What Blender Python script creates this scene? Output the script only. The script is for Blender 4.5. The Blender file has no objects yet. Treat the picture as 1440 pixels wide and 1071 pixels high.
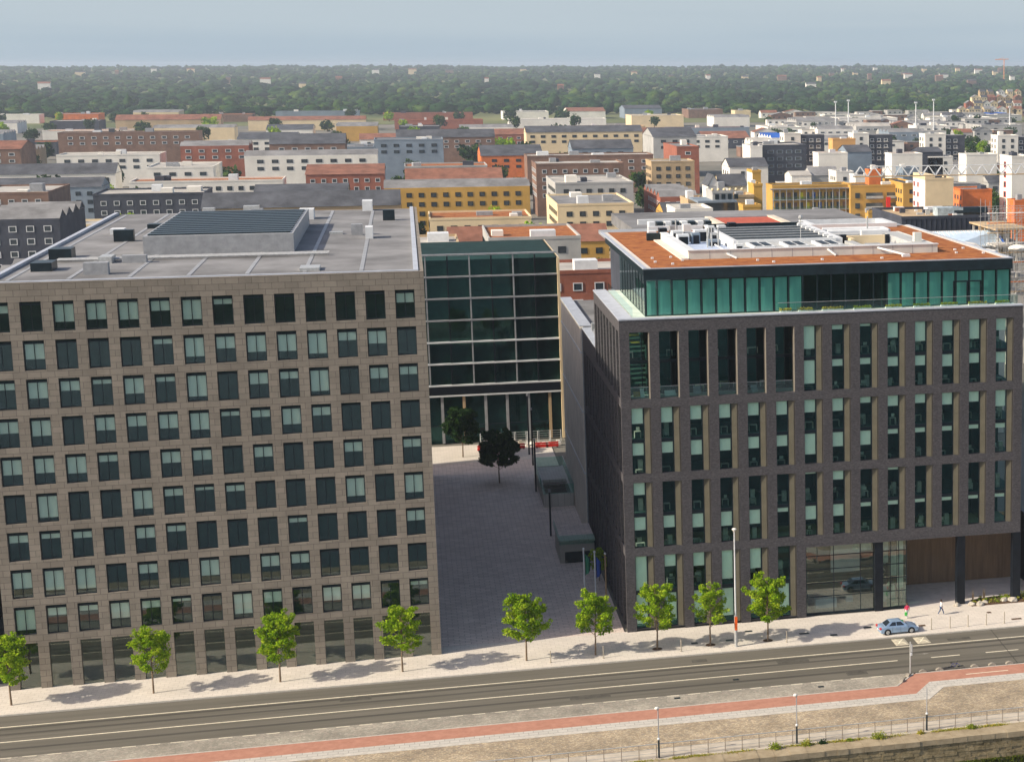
import bpy, bmesh, math, random
import numpy as np
from mathutils import Vector, Matrix
R = math.radians
SC = bpy.context.scene
COL = SC.collection
random.seed(7)

# ------------------------------------------------------------------ camera, light, exposure
CAM = Vector((-21.22, -190.45, 61.44)); YAW, PITCH, FPX = .2712, .1757, 2503.5
cd = bpy.data.cameras.new('camera'); cam = bpy.data.objects.new('camera', cd); COL.objects.link(cam)
cam.location = CAM; cam.rotation_euler = (math.pi/2 - PITCH, 0, -YAW)
cd.sensor_width = 36; cd.lens = FPX/1440*36; cd.shift_x = (720-1271)/1440; cd.clip_start = 1; cd.clip_end = 30000
SC.camera = cam
SUN_EL, SUN_AZ = R(33), R(258.5)          # azimuth clockwise from +Y
sd = Vector((math.sin(SUN_AZ)*math.cos(SUN_EL), math.cos(SUN_AZ)*math.cos(SUN_EL), math.sin(SUN_EL)))
sl = bpy.data.lights.new('sun', 'SUN'); sl.energy = 4.4; sl.angle = R(.5); sl.color = (1, .90, .74)
so = bpy.data.objects.new('sun', sl); COL.objects.link(so); so.location = (-120, -60, 120)
so.rotation_euler = sd.to_track_quat('Z', 'Y').to_euler()
W = bpy.data.worlds.new('World'); SC.world = W; W.use_nodes = True
nt = W.node_tree; bg = nt.nodes['Background']; sk = nt.nodes.new('ShaderNodeTexSky')
sk.sky_type = 'NISHITA'; sk.sun_disc = False; sk.sun_elevation = SUN_EL; sk.sun_rotation = SUN_AZ
sk.altitude = 60; sk.air_density = 1.0; sk.dust_density = 2.2; sk.ozone_density = 1.2
# hazy blue-grey band low round the whole horizon
_tc = nt.nodes.new('ShaderNodeTexCoord'); _sp = nt.nodes.new('ShaderNodeSeparateXYZ'); _mr = nt.nodes.new('ShaderNodeMapRange'); _mx = nt.nodes.new('ShaderNodeMix'); _mx.data_type = 'RGBA'
_mr.interpolation_type = 'SMOOTHSTEP'; _mr.inputs[1].default_value = .0; _mr.inputs[2].default_value = .30; _mr.inputs[3].default_value = .97; _mr.inputs[4].default_value = 0
nt.links.new(_tc.outputs['Generated'], _sp.inputs[0]); nt.links.new(_sp.outputs[2], _mr.inputs[0]); nt.links.new(_mr.outputs[0], _mx.inputs[0])
_tn = nt.nodes.new('ShaderNodeVectorMath'); _tn.operation = 'MULTIPLY'; _tn.inputs[1].default_value = (1.14, 1.0, .93); nt.links.new(sk.outputs[0], _tn.inputs[0]); nt.links.new(_tn.outputs[0], _mx.inputs[6])   # thin high haze whitens the whole sky
_cr = nt.nodes.new('ShaderNodeValToRGB'); _el = _cr.color_ramp.elements; _el[0].position = 0; _el[0].color = (2.05, 2.62, 3.15, 1); _el[1].position = .04; _el[1].color = (2.62, 3.1, 3.45, 1)
_nz = nt.nodes.new('ShaderNodeTexNoise'); _nz.inputs['Scale'].default_value = 3; _nz.inputs['Detail'].default_value = 4; _mp = nt.nodes.new('ShaderNodeMapping'); _mp.inputs['Scale'].default_value = (1, 1, 22)
nt.links.new(_tc.outputs['Generated'], _mp.inputs[0]); nt.links.new(_mp.outputs[0], _nz.inputs[0])
_ad = nt.nodes.new('ShaderNodeMath'); _ad.operation = 'MULTIPLY_ADD'; _ad.inputs[1].default_value = .05; nt.links.new(_nz.outputs[0], _ad.inputs[0]); nt.links.new(_sp.outputs[2], _ad.inputs[2])
_sb = nt.nodes.new('ShaderNodeMath'); _sb.operation = 'SUBTRACT'; _sb.inputs[1].default_value = .012; nt.links.new(_ad.outputs[0], _sb.inputs[0]); nt.links.new(_sb.outputs[0], _cr.inputs[0])
nt.links.new(_cr.outputs[0], _mx.inputs[7])
nt.links.new(_mx.outputs[2], bg.inputs[0]); bg.inputs[1].default_value = .15
SC.view_settings.view_transform = 'Standard'; SC.view_settings.look = 'None'
SC.view_settings.exposure = 0.36; SC.view_settings.gamma = 1; SC.view_settings.use_curve_mapping = False

# ------------------------------------------------------------------ picture point -> place (used only to find positions)
_fw = Vector((math.sin(YAW)*math.cos(PITCH), math.cos(YAW)*math.cos(PITCH), -math.sin(PITCH)))
_rt = Vector((math.cos(YAW), -math.sin(YAW), 0)); _up = _rt.cross(_fw)
def ray(x, y): return _fw + _rt*(x-1271)/FPX - _up*(y-535.5)/FPX
def onz(x, y, z=-.4): d = ray(x, y); return CAM + d*((z-CAM.z)/d.z)
def ony(x, y, Y): d = ray(x, y); return CAM + d*((Y-CAM.y)/d.y)
def pj(x, y, z):
    d = Vector((x, y, z))-CAM; k = d.dot(_fw); return 1271+FPX*d.dot(_rt)/k, 535.5-FPX*d.dot(_up)/k

# ------------------------------------------------------------------ materials
MATS = {}
def mat(name, col, rough=.8, var=.12, scale=1.0, col2=None, bump=0, metal=0, bscale=None, spec=.2, stretch=None, detail=5):
    m = bpy.data.materials.new(name); m.use_nodes = True; n = m.node_tree; L = n.links
    b = n.nodes['Principled BSDF']; b.inputs['Roughness'].default_value = rough; b.inputs['Metallic'].default_value = metal
    b.inputs['Specular IOR Level'].default_value = spec
    tc = n.nodes.new('ShaderNodeTexCoord'); src = tc.outputs['Object']
    if stretch:
        mp = n.nodes.new('ShaderNodeMapping'); mp.inputs['Scale'].default_value = stretch; L.new(src, mp.inputs[0]); src = mp.outputs[0]
    nz = n.nodes.new('ShaderNodeTexNoise'); nz.inputs['Scale'].default_value = scale; nz.inputs['Detail'].default_value = detail
    nz.inputs['Roughness'].default_value = .65
    L.new(src, nz.inputs['Vector'])
    rp = n.nodes.new('ShaderNodeValToRGB'); L.new(nz.outputs[0], rp.inputs[0])
    c2 = col2 or tuple(max(0, c*(1+2*var)) for c in col); c1 = tuple(c*(1-2*var) for c in col) if not col2 else col
    rp.color_ramp.elements[0].position = .3; rp.color_ramp.elements[1].position = .7
    rp.color_ramp.elements[0].color = (*c1, 1); rp.color_ramp.elements[1].color = (*c2, 1)
    L.new(rp.outputs[0], b.inputs['Base Color'])
    if bump:
        bn = n.nodes.new('ShaderNodeTexNoise'); bn.inputs['Scale'].default_value = bscale or scale*6; bn.inputs['Detail'].default_value = 3
        L.new(src, bn.inputs['Vector'])
        bp = n.nodes.new('ShaderNodeBump'); bp.inputs['Strength'].default_value = bump; bp.inputs['Distance'].default_value = .05
        L.new(bn.outputs[0], bp.inputs['Height']); L.new(bp.outputs[0], b.inputs['Normal'])
    MATS[name] = m; m['ramp'] = 1
    return m
def brickmat(name, c1, c2, mortar, w=.24, h=.075, patch=.45, flat=False, ns=4.5, js=.09):
    m = mat(name, c1, .85, .1, .4); n = m.node_tree; L = n.links; b = n.nodes['Principled BSDF']
    tc = n.nodes.new('ShaderNodeTexCoord'); s = n.nodes.new('ShaderNodeSeparateXYZ'); L.new(tc.outputs['Object'], s.inputs[0])
    a = n.nodes.new('ShaderNodeMath'); a.operation = 'ADD'; L.new(s.outputs[0], a.inputs[0]); L.new(s.outputs[1], a.inputs[1])
    c = n.nodes.new('ShaderNodeCombineXYZ'); L.new(s.outputs[0] if flat else a.outputs[0], c.inputs[0]); L.new(s.outputs[1] if flat else s.outputs[2], c.inputs[1])
    br = n.nodes.new('ShaderNodeTexBrick'); L.new(c.outputs[0], br.inputs[0]); br.inputs['Scale'].default_value = 1
    br.inputs['Brick Width'].default_value = w; br.inputs['Row Height'].default_value = h; br.inputs['Mortar Size'].default_value = h*js
    br.inputs['Color1'].default_value = (*c1, 1); br.inputs['Color2'].default_value = (*c2, 1); br.inputs['Mortar'].default_value = (*mortar, 1)
    nz = n.nodes.new('ShaderNodeTexNoise'); nz.inputs['Scale'].default_value = ns; nz.inputs['Detail'].default_value = 6; nz.inputs['Roughness'].default_value = .75
    L.new(tc.outputs['Object'], nz.inputs[0])
    mr = n.nodes.new('ShaderNodeMapRange'); L.new(nz.outputs[0], mr.inputs[0]); mr.inputs[1].default_value = .25; mr.inputs[2].default_value = .75
    mr.inputs[3].default_value = 1-patch; mr.inputs[4].default_value = 1+patch
    mx = n.nodes.new('ShaderNodeVectorMath'); mx.operation = 'SCALE'; L.new(br.outputs['Color'], mx.inputs[0]); L.new(mr.outputs[0], mx.inputs['Scale'])
    L.new(mx.outputs[0], b.inputs['Base Color'])
    return m
def glassmat(name, tint, refl=.10, edge=.6, rough=.02, rcol=(1, 1, 1)):
    m = bpy.data.materials.new(name); m.use_nodes = True; n = m.node_tree; L = n.links; n.nodes.clear()
    o = n.nodes.new('ShaderNodeOutputMaterial'); mx = n.nodes.new('ShaderNodeMixShader')
    t = n.nodes.new('ShaderNodeBsdfTransparent'); t.inputs[0].default_value = (*tint, 1)
    g = n.nodes.new('ShaderNodeBsdfGlossy'); g.inputs['Roughness'].default_value = rough; g.inputs[0].default_value = (*rcol, 1)
    lw = n.nodes.new('ShaderNodeLayerWeight'); lw.inputs[0].default_value = .35
    mr = n.nodes.new('ShaderNodeMapRange'); mr.inputs[3].default_value = refl; mr.inputs[4].default_value = edge
    L.new(lw.outputs['Fresnel'], mr.inputs[0]); L.new(mr.outputs[0], mx.inputs[0]); L.new(t.outputs[0], mx.inputs[1]); L.new(g.outputs[0], mx.inputs[2])
    nz = n.nodes.new('ShaderNodeTexNoise'); nz.inputs['Scale'].default_value = .8; tc = n.nodes.new('ShaderNodeTexCoord'); L.new(tc.outputs['Object'], nz.inputs[0])
    bp = n.nodes.new('ShaderNodeBump'); bp.inputs['Strength'].default_value = .06; bp.inputs['Distance'].default_value = .02
    L.new(nz.outputs[0], bp.inputs['Height']); L.new(bp.outputs[0], g.inputs['Normal'])
    L.new(mx.outputs[0], o.inputs[0]); MATS[name] = m
    return m
brick = brickmat('brick_dark', (.084, .078, .083), (.038, .036, .040), (.115, .11, .112))
M_band = brickmat('brick_band', (.090, .083, .087), (.046, .044, .048), (.12, .116, .117))
coping = mat('coping_zinc', (.42, .45, .50), .5, .08, .8)
beige = mat('beige_panel', (.088, .081, .058), .6, .07, .7)
darkm = mat('dark_metal', (.012, .022, .028), .35, .2, 1)
blackm = mat('black_metal', (.008, .011, .016), .4, .2, 1)
blindm = mat('blind_cloth', (.86, .88, .78), .9, .03, 1)
glass = glassmat('window_glass', (.86, .985, .91), .035, .42, rcol=(.30, .80, .78))
glass_clear = glassmat('lobby_glass', (.80, .92, .86), .16, .7, rcol=(.80, .88, .82))
glass_pent = glassmat('penthouse_glass', (.55, .86, .80), .06, .5, rcol=(.6, .9, .85))
glass_bal = glassmat('balustrade_glass', (.74, .92, .88), .05, .4)
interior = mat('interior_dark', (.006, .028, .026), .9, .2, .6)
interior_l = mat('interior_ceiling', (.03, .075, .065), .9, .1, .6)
furn = mat('office_furniture', (.30, .36, .30), .7, .2, .9)
curtain = mat('curtain_green', (.40, .58, .53), .9, .10, 1.0, stretch=(1, 1, .12))
conc = mat('pale_concrete', (.50, .48, .43), .85, .10, .35, bump=.15, bscale=9)
white = mat('white_render', (.78, .75, .68), .85, .06, .3)
whitem = mat('white_metal', (.66, .68, .68), .5, .06, .5)
greym = mat('grey_metal', (.30, .31, .32), .5, .1, 1)
galv = mat('galvanised_steel', (.46, .47, .46), .4, .1, 3, metal=.3)
sedum = mat('sedum_orange', (.18, .045, .017), .95, .1, .7, col2=(.44, .175, .05), bump=.5, bscale=14, detail=9)
sedum_r = mat('sedum_red', (.34, .07, .045), .95, .1, 1.2, col2=(.50, .13, .08), bump=.4, bscale=12)
bronze = mat('bronze_panel', (.21, .135, .08), .55, .12, .7, stretch=(3, 1, .25))
woodm = mat('bark', (.18, .13, .085), .9, .2, 6, stretch=(1, 1, .3))
soil = mat('soil', (.10, .06, .035), .95, .3, 3, bump=.5)
stone = mat('boulder_stone', (.45, .41, .34), .9, .2, 2.2, bump=.5)
orange_b = mat('orange_banner', (.85, .13, .02), .7, .05, 2)
pink = mat('pink_jacket', (.70, .06, .13), .85, .1, 8)
greenb = mat('green_bag', (.08, .55, .10), .6, .1, 5)
skin = mat('skin', (.50, .28, .20), .6, .05, 10)
hairm = mat('hair_brown', (.05, .03, .02), .7, .2, 30)
denim = mat('denim', (.035, .07, .16), .9, .15, 15)
whitec = mat('white_shirt', (.70, .69, .68), .85, .05, 10)
shoes = mat('white_shoes', (.65, .63, .6), .6, .05, 5)
yellow_w = mat('yellow_render', (.52, .31, .075), .85, .08, .12)
cream = mat('cream_render', (.72, .58, .36), .85, .06, .12)
orangew = mat('orange_brick', (.62, .17, .045), .85, .10, .3)
redm = mat('red_paint', (.62, .03, .02), .6, .08, 2)
blue_r = mat('blue_roof', (.03, .12, .45), .6, .1, .3)
roof_g = mat('roof_grey', (.20, .20, .20), .9, .2, .12)
roof_d = mat('slate_roof', (.075, .08, .09), .8, .25, .15)
roof_l = mat('roof_pale', (.40, .38, .34), .9, .15, .12)
roof_b = mat('clay_roof', (.22, .10, .065), .9, .2, .2)
wall_w = mat('wall_white', (.76, .73, .65), .85, .07, .1)
wall_g = mat('wall_grey', (.40, .40, .38), .85, .1, .1)
wall_b = mat('wall_brown', (.21, .13, .095), .85, .14, .2)
wall_n = mat('wall_charcoal', (.055, .062, .08), .8, .15, .2)
wall_t = mat('wall_tan', (.46, .34, .20), .85, .1, .1)
wall_r = mat('wall_redbrick', (.30, .11, .07), .85, .12, .25)
wall_k = mat('wall_blue_grey', (.20, .25, .30), .8, .1, .1)
glassfar = mat('far_window', (.04, .055, .065), .12, .5, .02, spec=.8)
orange_p = mat('crane_orange', (.75, .25, .05), .6, .05, 1)

# ground surfaces
m_pave = brickmat('pavement_slabs', (.66, .605, .53), (.61, .56, .49), (.52, .475, .41), .9, .6, .09, True, .45, .05)
m_road = mat('asphalt', (.105, .098, .078), .9, .1, .9, col2=(.160, .148, .120), bump=.2, bscale=20, stretch=(.035, 1, 1))
m_paint = mat('road_paint', (.72, .66, .50), .8, .10, 2.5)
m_red = mat('red_cycle_path', (.36, .175, .12), .9, .10, 1.4, col2=(.46, .235, .165), bump=.1, bscale=25)
m_kerb = mat('granite_kerb', (.50, .47, .41), .85, .10, 2)
m_slab2 = brickmat('grey_slabs', (.52, .495, .44), (.46, .44, .39), (.33, .31, .27), .9, .6, .10, True, .6, .06)
m_plaza = brickmat('plaza_stone', (.72, .61, .53), (.60, .50, .43), (.40, .34, .29), 1.2, .6, .14, True, .5, .06)
m_mud = mat('quay_mud', (.02, .02, .018), .6, .3, 1)
m_algae = mat('algae', (.07, .10, .012), .9, .3, 1.2, bump=.4)
def voromat(name, cols, scale, joint=(.12, .10, .075), rough=.9, stretch=None, jw=.06, bump=.6):
    m = bpy.data.materials.new(name); m.use_nodes = True; n = m.node_tree; L = n.links; b = n.nodes['Principled BSDF']
    b.inputs['Roughness'].default_value = rough
    tc = n.nodes.new('ShaderNodeTexCoord'); src = tc.outputs['Object']
    if stretch:
        mp = n.nodes.new('ShaderNodeMapping'); mp.inputs['Scale'].default_value = stretch; L.new(src, mp.inputs[0]); src = mp.outputs[0]
    v = n.nodes.new('ShaderNodeTexVoronoi'); v.inputs['Scale'].default_value = scale; L.new(src, v.inputs[0])
    rp = n.nodes.new('ShaderNodeValToRGB'); s = n.nodes.new('ShaderNodeSeparateColor'); L.new(v.outputs['Color'], s.inputs[0]); L.new(s.outputs[0], rp.inputs[0])
    rp.color_ramp.interpolation = 'CONSTANT'
    for i, c in enumerate(cols):
        e = rp.color_ramp.elements[i] if i < 2 else rp.color_ramp.elements.new(i/len(cols))
        e.position = i/len(cols); e.color = (*c, 1)
    ve = n.nodes.new('ShaderNodeTexVoronoi'); ve.feature = 'DISTANCE_TO_EDGE'; ve.inputs['Scale'].default_value = scale; L.new(src, ve.inputs[0])
    mr = n.nodes.new('ShaderNodeMapRange'); L.new(ve.outputs[0], mr.inputs[0]); mr.inputs[2].default_value = jw
    mx = n.nodes.new('ShaderNodeMix'); mx.data_type = 'RGBA'; L.new(mr.outputs[0], mx.inputs[0]); mx.inputs[6].default_value = (*joint, 1); L.new(rp.outputs[0], mx.inputs[7])
    nz = n.nodes.new('ShaderNodeTexNoise'); nz.inputs['Scale'].default_value = .35; nz.inputs['Detail'].default_value = 6; L.new(tc.outputs['Object'], nz.inputs[0])
    m2 = n.nodes.new('ShaderNodeMapRange'); L.new(nz.outputs[0], m2.inputs[0]); m2.inputs[1].default_value = .3; m2.inputs[2].default_value = .7; m2.inputs[3].default_value = .72; m2.inputs[4].default_value = 1.2
    vm = n.nodes.new('ShaderNodeVectorMath'); vm.operation = 'SCALE'; L.new(mx.outputs[2], vm.inputs[0]); L.new(m2.outputs[0], vm.inputs['Scale'])
    L.new(vm.outputs[0], b.inputs['Base Color'])
    bp = n.nodes.new('ShaderNodeBump'); bp.inputs['Strength'].default_value = bump; bp.inputs['Distance'].default_value = .03
    L.new(mr.outputs[0], bp.inputs['Height']); L.new(bp.outputs[0], b.inputs['Normal'])
    MATS[name] = m
    return m
m_cob = voromat('quay_setts', [(.38, .30, .20), (.50, .41, .28), (.30, .25, .19), (.54, .44, .29), (.43, .36, .25), (.36, .28, .18)], 7.5, (.24, .19, .125), stretch=(.62, 1, 1), jw=.10)
m_bay = voromat('parking_setts', [(.32, .295, .235), (.37, .34, .275), (.28, .26, .21), (.35, .31, .25)], 4, (.22, .20, .16))
m_wallst = mat('quay_wall_stone', (.13, .105, .055), .95, .1, .9, col2=(.36, .29, .17), bump=.7, bscale=6)
m_coping = mat('quay_coping_stone', (.25, .20, .125), .95, .1, .9, col2=(.40, .33, .22), bump=.5, bscale=5)
m_ground = mat('city_ground', (.11, .115, .09), .95, .2, .012, col2=(.24, .22, .19))
m_hill = mat('far_fields', (.07, .10, .035), .95, .2, .004, col2=(.20, .20, .08))
m_water = mat('river_water', (.02, .03, .022), .08, .2, .3, bump=.3, bscale=.9)

def leafmat(name, c1, c2, c3, trans=.25):
    m = bpy.data.materials.new(name); m.use_nodes = True; n = m.node_tree; L = n.links; n.nodes.clear()
    o = n.nodes.new('ShaderNodeOutputMaterial'); at = n.nodes.new('ShaderNodeAttribute'); at.attribute_name = 'tint'
    rp = n.nodes.new('ShaderNodeValToRGB'); L.new(at.outputs['Fac'], rp.inputs[0]); e = rp.color_ramp.elements
    e[0].color = (*c1, 1); e[1].color = (*c3, 1); k = e.new(.5); k.color = (*c2, 1)
    d = n.nodes.new('ShaderNodeBsdfDiffuse'); t = n.nodes.new('ShaderNodeBsdfTranslucent'); mx = n.nodes.new('ShaderNodeMixShader'); mx.inputs[0].default_value = trans
    L.new(rp.outputs[0], d.inputs[0]); L.new(rp.outputs[0], t.inputs[0]); L.new(d.outputs[0], mx.inputs[1]); L.new(t.outputs[0], mx.inputs[2]); L.new(mx.outputs[0], o.inputs[0])
    MATS[name] = m
    return m
leaf_y = leafmat('leaf_bright', (.09, .20, .010), (.25, .40, .015), (.50, .58, .05), .35)
leaf_d = leafmat('leaf_dark', (.015, .04, .012), (.03, .07, .02), (.06, .11, .03), .2)
leaf_f = leafmat('leaf_forest', (.009, .028, .013), (.026, .066, .020), (.095, .145, .028), .15)
leaf_w = leafmat('leaf_weeds', (.12, .22, .02), (.22, .30, .03), (.42, .34, .06), .3)

# ------------------------------------------------------------------ mesh helpers
def hill_z(d):
    t = min(1, max(0, (d-2250)/5200)); return 47*t**1.25
class MB:
    def __init__(s): s.v = []; s.f = []; s.m = []
    def face(s, pts, mi=0):
        b = len(s.v); s.v += [tuple(p) for p in pts]; s.f.append(tuple(range(b, b+len(pts)))); s.m.append(mi); return s
    def box(s, x0, x1, y0, y1, z0, z1, mi=0):
        b = len(s.v); s.v += [(x, y, z) for z in (z0, z1) for x, y in ((x0, y0), (x1, y0), (x1, y1), (x0, y1))]
        for q in ((0, 3, 2, 1), (4, 5, 6, 7), (0, 1, 5, 4), (1, 2, 6, 5), (2, 3, 7, 6), (3, 0, 4, 7)): s.f.append(tuple(b+i for i in q)); s.m.append(mi)
        return s
    def prism(s, poly, z0, z1, mi=0):
        b = len(s.v); n = len(poly); s.v += [(x, y, z0) for x, y in poly]+[(x, y, z1) for x, y in poly]
        s.f.append(tuple(b+i for i in reversed(range(n)))); s.m.append(mi); s.f.append(tuple(b+n+i for i in range(n))); s.m.append(mi)
        for i in range(n): j = (i+1) % n; s.f.append((b+i, b+j, b+n+j, b+n+i)); s.m.append(mi)
        return s
    def tube(s, p, q, r, r2=None, n=8, mi=0, caps=True):
        p, q = Vector(p), Vector(q); d = (q-p).normalized(); r2 = r if r2 is None else r2
        u = d.orthogonal().normalized(); w = d.cross(u); b = len(s.v)
        for c, rr in ((p, r), (q, r2)):
            for i in range(n): a = 2*math.pi*i/n; s.v.append(tuple(c+(u*math.cos(a)+w*math.sin(a))*rr))
        for i in range(n): j = (i+1) % n; s.f.append((b+i, b+j, b+n+j, b+n+i)); s.m.append(mi)
        if caps: s.f.append(tuple(b+i for i in reversed(range(n)))); s.m.append(mi); s.f.append(tuple(b+n+i for i in range(n))); s.m.append(mi)
        return s
    def ball(s, c, r, mi=0, n=8, k=5, sq=(1, 1, 1)):
        b = len(s.v)
        for i in range(k+1):
            t = math.pi*i/k
            for j in range(n): a = 2*math.pi*j/n; s.v.append((c[0]+r*sq[0]*math.sin(t)*math.cos(a), c[1]+r*sq[1]*math.sin(t)*math.sin(a), c[2]+r*sq[2]*math.cos(t)))
        for i in range(k):
            for j in range(n): s.f.append((b+i*n+j, b+(i+1)*n+j, b+(i+1)*n+(j+1) % n, b+i*n+(j+1) % n)); s.m.append(mi)
        return s
    def gable(s, x0, x1, y0, y1, z0, h, axis='x', mi=0, wi=None, ov=.3):
        wi = mi if wi is None else wi
        if axis == 'x':
            ym = (y0+y1)/2
            s.face([(x0-ov, y0-ov, z0), (x1+ov, y0-ov, z0), (x1+ov, ym, z0+h), (x0-ov, ym, z0+h)], mi); s.face([(x0-ov, ym, z0+h), (x1+ov, ym, z0+h), (x1+ov, y1+ov, z0), (x0-ov, y1+ov, z0)], mi)
            s.face([(x0, y0, z0), (x0, ym, z0+h-.1), (x0, y1, z0)], wi); s.face([(x1, y0, z0), (x1, y1, z0), (x1, ym, z0+h-.1)], wi)
        else:
            xm = (x0+x1)/2
            s.face([(x0-ov, y0-ov, z0), (xm, y0-ov, z0+h), (xm, y1+ov, z0+h), (x0-ov, y1+ov, z0)], mi); s.face([(xm, y0-ov, z0+h), (x1+ov, y0-ov, z0), (x1+ov, y1+ov, z0), (xm, y1+ov, z0+h)], mi)
            s.face([(x0, y0, z0), (x1, y0, z0), (xm, y0, z0+h-.1)], wi); s.face([(x0, y1, z0), (xm, y1, z0+h-.1), (x1, y1, z0)], wi)
        s.face([(x0-ov, y0-ov, z0), (x0-ov, y1+ov, z0), (x1+ov, y1+ov, z0), (x1+ov, y0-ov, z0)], mi)
        return s
    def mesh(s, name, mats, off=(0, 0, 0), smooth=False):
        me = bpy.data.meshes.new(name); ox, oy, oz = off
        me.from_pydata([(x-ox, y-oy, z-oz) for x, y, z in s.v], [], s.f)
        for m in (mats if isinstance(mats, (list, tuple)) else [mats]): me.materials.append(m)
        if any(s.m): me.polygons.foreach_set('material_index', s.m)
        if smooth: me.shade_smooth()
        me.update(); return me
    def build(s, name, mats, parent=None, smooth=False, origin=None):
        off = WLOC.get(parent.name, (0, 0, 0)) if parent else (origin or (0, 0, 0))
        o = bpy.data.objects.new(name, s.mesh(name, mats, off, smooth)); COL.objects.link(o)
        WLOC[o.name] = off
        if parent: o.parent = parent
        elif origin: o.location = origin
        return o
WLOC = {}
def tag(o, label=None, cat=None, group=None, kind=None):
    if label: o['label'] = label
    if cat: o['category'] = cat
    if group: o['group'] = group
    if kind: o['kind'] = kind
    return o
def thing(name, label, cat, loc=(0, 0, 0), group=None, rz=0):
    o = bpy.data.objects.new(name, None); COL.objects.link(o); o.location = loc; o.rotation_euler.z = rz; o.empty_display_size = .5
    WLOC[o.name] = tuple(loc); return tag(o, label, cat, group)
def inst(name, me, parent, loc=(0, 0, 0), rz=0, scale=None):      # child object, loc in world, sharing a mesh
    o = bpy.data.objects.new(name, me); COL.objects.link(o)
    if parent:
        o.parent = parent; p = WLOC.get(parent.name, (0, 0, 0)); o.location = (loc[0]-p[0], loc[1]-p[1], loc[2]-p[2])
    else: o.location = loc
    o.rotation_euler.z = rz
    if scale: o.scale = scale
    return o
def copy_tree(o, parent=None):
    c = o.copy(); COL.objects.link(c)
    if parent: c.parent = parent
    for ch in list(o.children): copy_tree(ch, c)
    return c
def struct(name, mb, m, origin=None): return tag(mb.build(name, m, None, origin=origin), kind='structure')

# ------------------------------------------------------------------ ground, road, quay
G = -.4
mb = MB(); mb.face([(-9000, -4.5, G-.16), (9000, -4.5, G-.16), (9000, 9500, G-.16), (-9000, 9500, G-.16)])
struct('ground', mb, m_ground)
mb = MB(); mb.face([(-9000, -1500, -.9), (9000, -1500, -.9), (9000, -330, -.9), (-9000, -330, -.9)]); mb.face([(-9000, -330, -.9), (9000, -330, -.9), (9000, -330, -7), (-9000, -330, -7)])
struct('south_bank', mb, m_hill)
mb = MB(); mb.face([(-9000, -331, -5.2), (9000, -331, -5.2), (9000, -40.5, -5.2), (-9000, -40.5, -5.2)]); struct('river_water', mb, m_water)
XL, XR = -140, 120
struct('road', MB().box(XL, XR, -20.75, -9.4, -1.0, G-.13), m_road)
struct('pavement', MB().box(XL, XR, -9.2, .3, -1.0, G), m_pave)
struct('plaza', MB().box(-20, -.3, .3, 106, -1.0, G-.004), m_plaza)
# parking bay, red path, grey slabs, kerb strip, setts
ZQ = G-.12
struct('parking_bay', MB().prism([(XL, -20.8), (26.5, -20.8), (24.25, -24.35), (XL, -24.35)], -1, G-.126), m_bay)
redp = [(XL, -24.5), (24.35, -24.5), (26.95, -21.4), (XR, -21.4), (XR, -24.1), (27.75, -24.1), (25.5, -27.1), (XL, -27.1)]
struct('cycle_path', MB().prism(redp, -1, G-.05), m_red)
slab = [(XL, -27.1), (25.5, -27.1), (27.75, -24.1), (XR, -24.1), (XR, -25.45), (28.3, -25.45), (26.0, -28.4), (XL, -28.4)]
struct('grey_slab_path', MB().prism(slab, -1, G-.046), m_slab2)
ks = [(XL, -28.4), (26.0, -28.4), (28.3, -25.45), (XR, -25.45), (XR, -26.0), (28.7, -26.0), (26.35, -28.95), (XL, -28.95)]
struct('pale_kerb_strip', MB().prism(ks, -1, G-.03), m_kerb)
setts = [(XL, -28.95), (26.35, -28.95), (28.7, -26.0), (XR, -26.0), (XR, -34.8), (XL, -34.8)]
struct('quay_setts', MB().prism(setts, -1, G-.06), m_cob)
struct('quay_edge_paving', MB().box(XL, XR, -37.5, -34.8, -1, G-.05), mat('quay_edge_paving', (.46, .41, .33), .9, .1, .8))
# kerb stones along the pavement (each its own piece)
kb = tag(bpy.data.objects.new('kerb', None), kind='structure'); COL.objects.link(kb); WLOC['kerb'] = (0, 0, 0)
kme = MB().box(0, .985, -.0, .2, -.5, 0).mesh('kerb_stone', m_kerb)
for i in range(-70, 62): inst('kerb_stone', kme, kb, (i, -9.4, G+random.uniform(.001, .008)))
kb2 = tag(bpy.data.objects.new('bay_kerb', None), kind='structure'); COL.objects.link(kb2); WLOC['bay_kerb'] = (0, 0, 0)
kme2 = MB().box(0, .985, 0, .16, -.5, 0).mesh('kerb_stone', m_kerb)
for i in range(-60, 24): inst('kerb_stone', kme2, kb2, (i+.2, -24.5, G-.03+random.uniform(.001, .008)))
for i in range(27, 61): inst('kerb_stone', kme2, kb2, (i+.1, -21.4, G-.03+random.uniform(.001, .008)))
sk_ = inst('kerb_stone', MB().box(0, 4.0, 0, .16, -.5, 0).mesh('kerb_stone', m_kerb), kb2, (24.3, -24.46, G-.02)); sk_.rotation_euler.z = math.atan2(3.1, 2.6)
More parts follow.
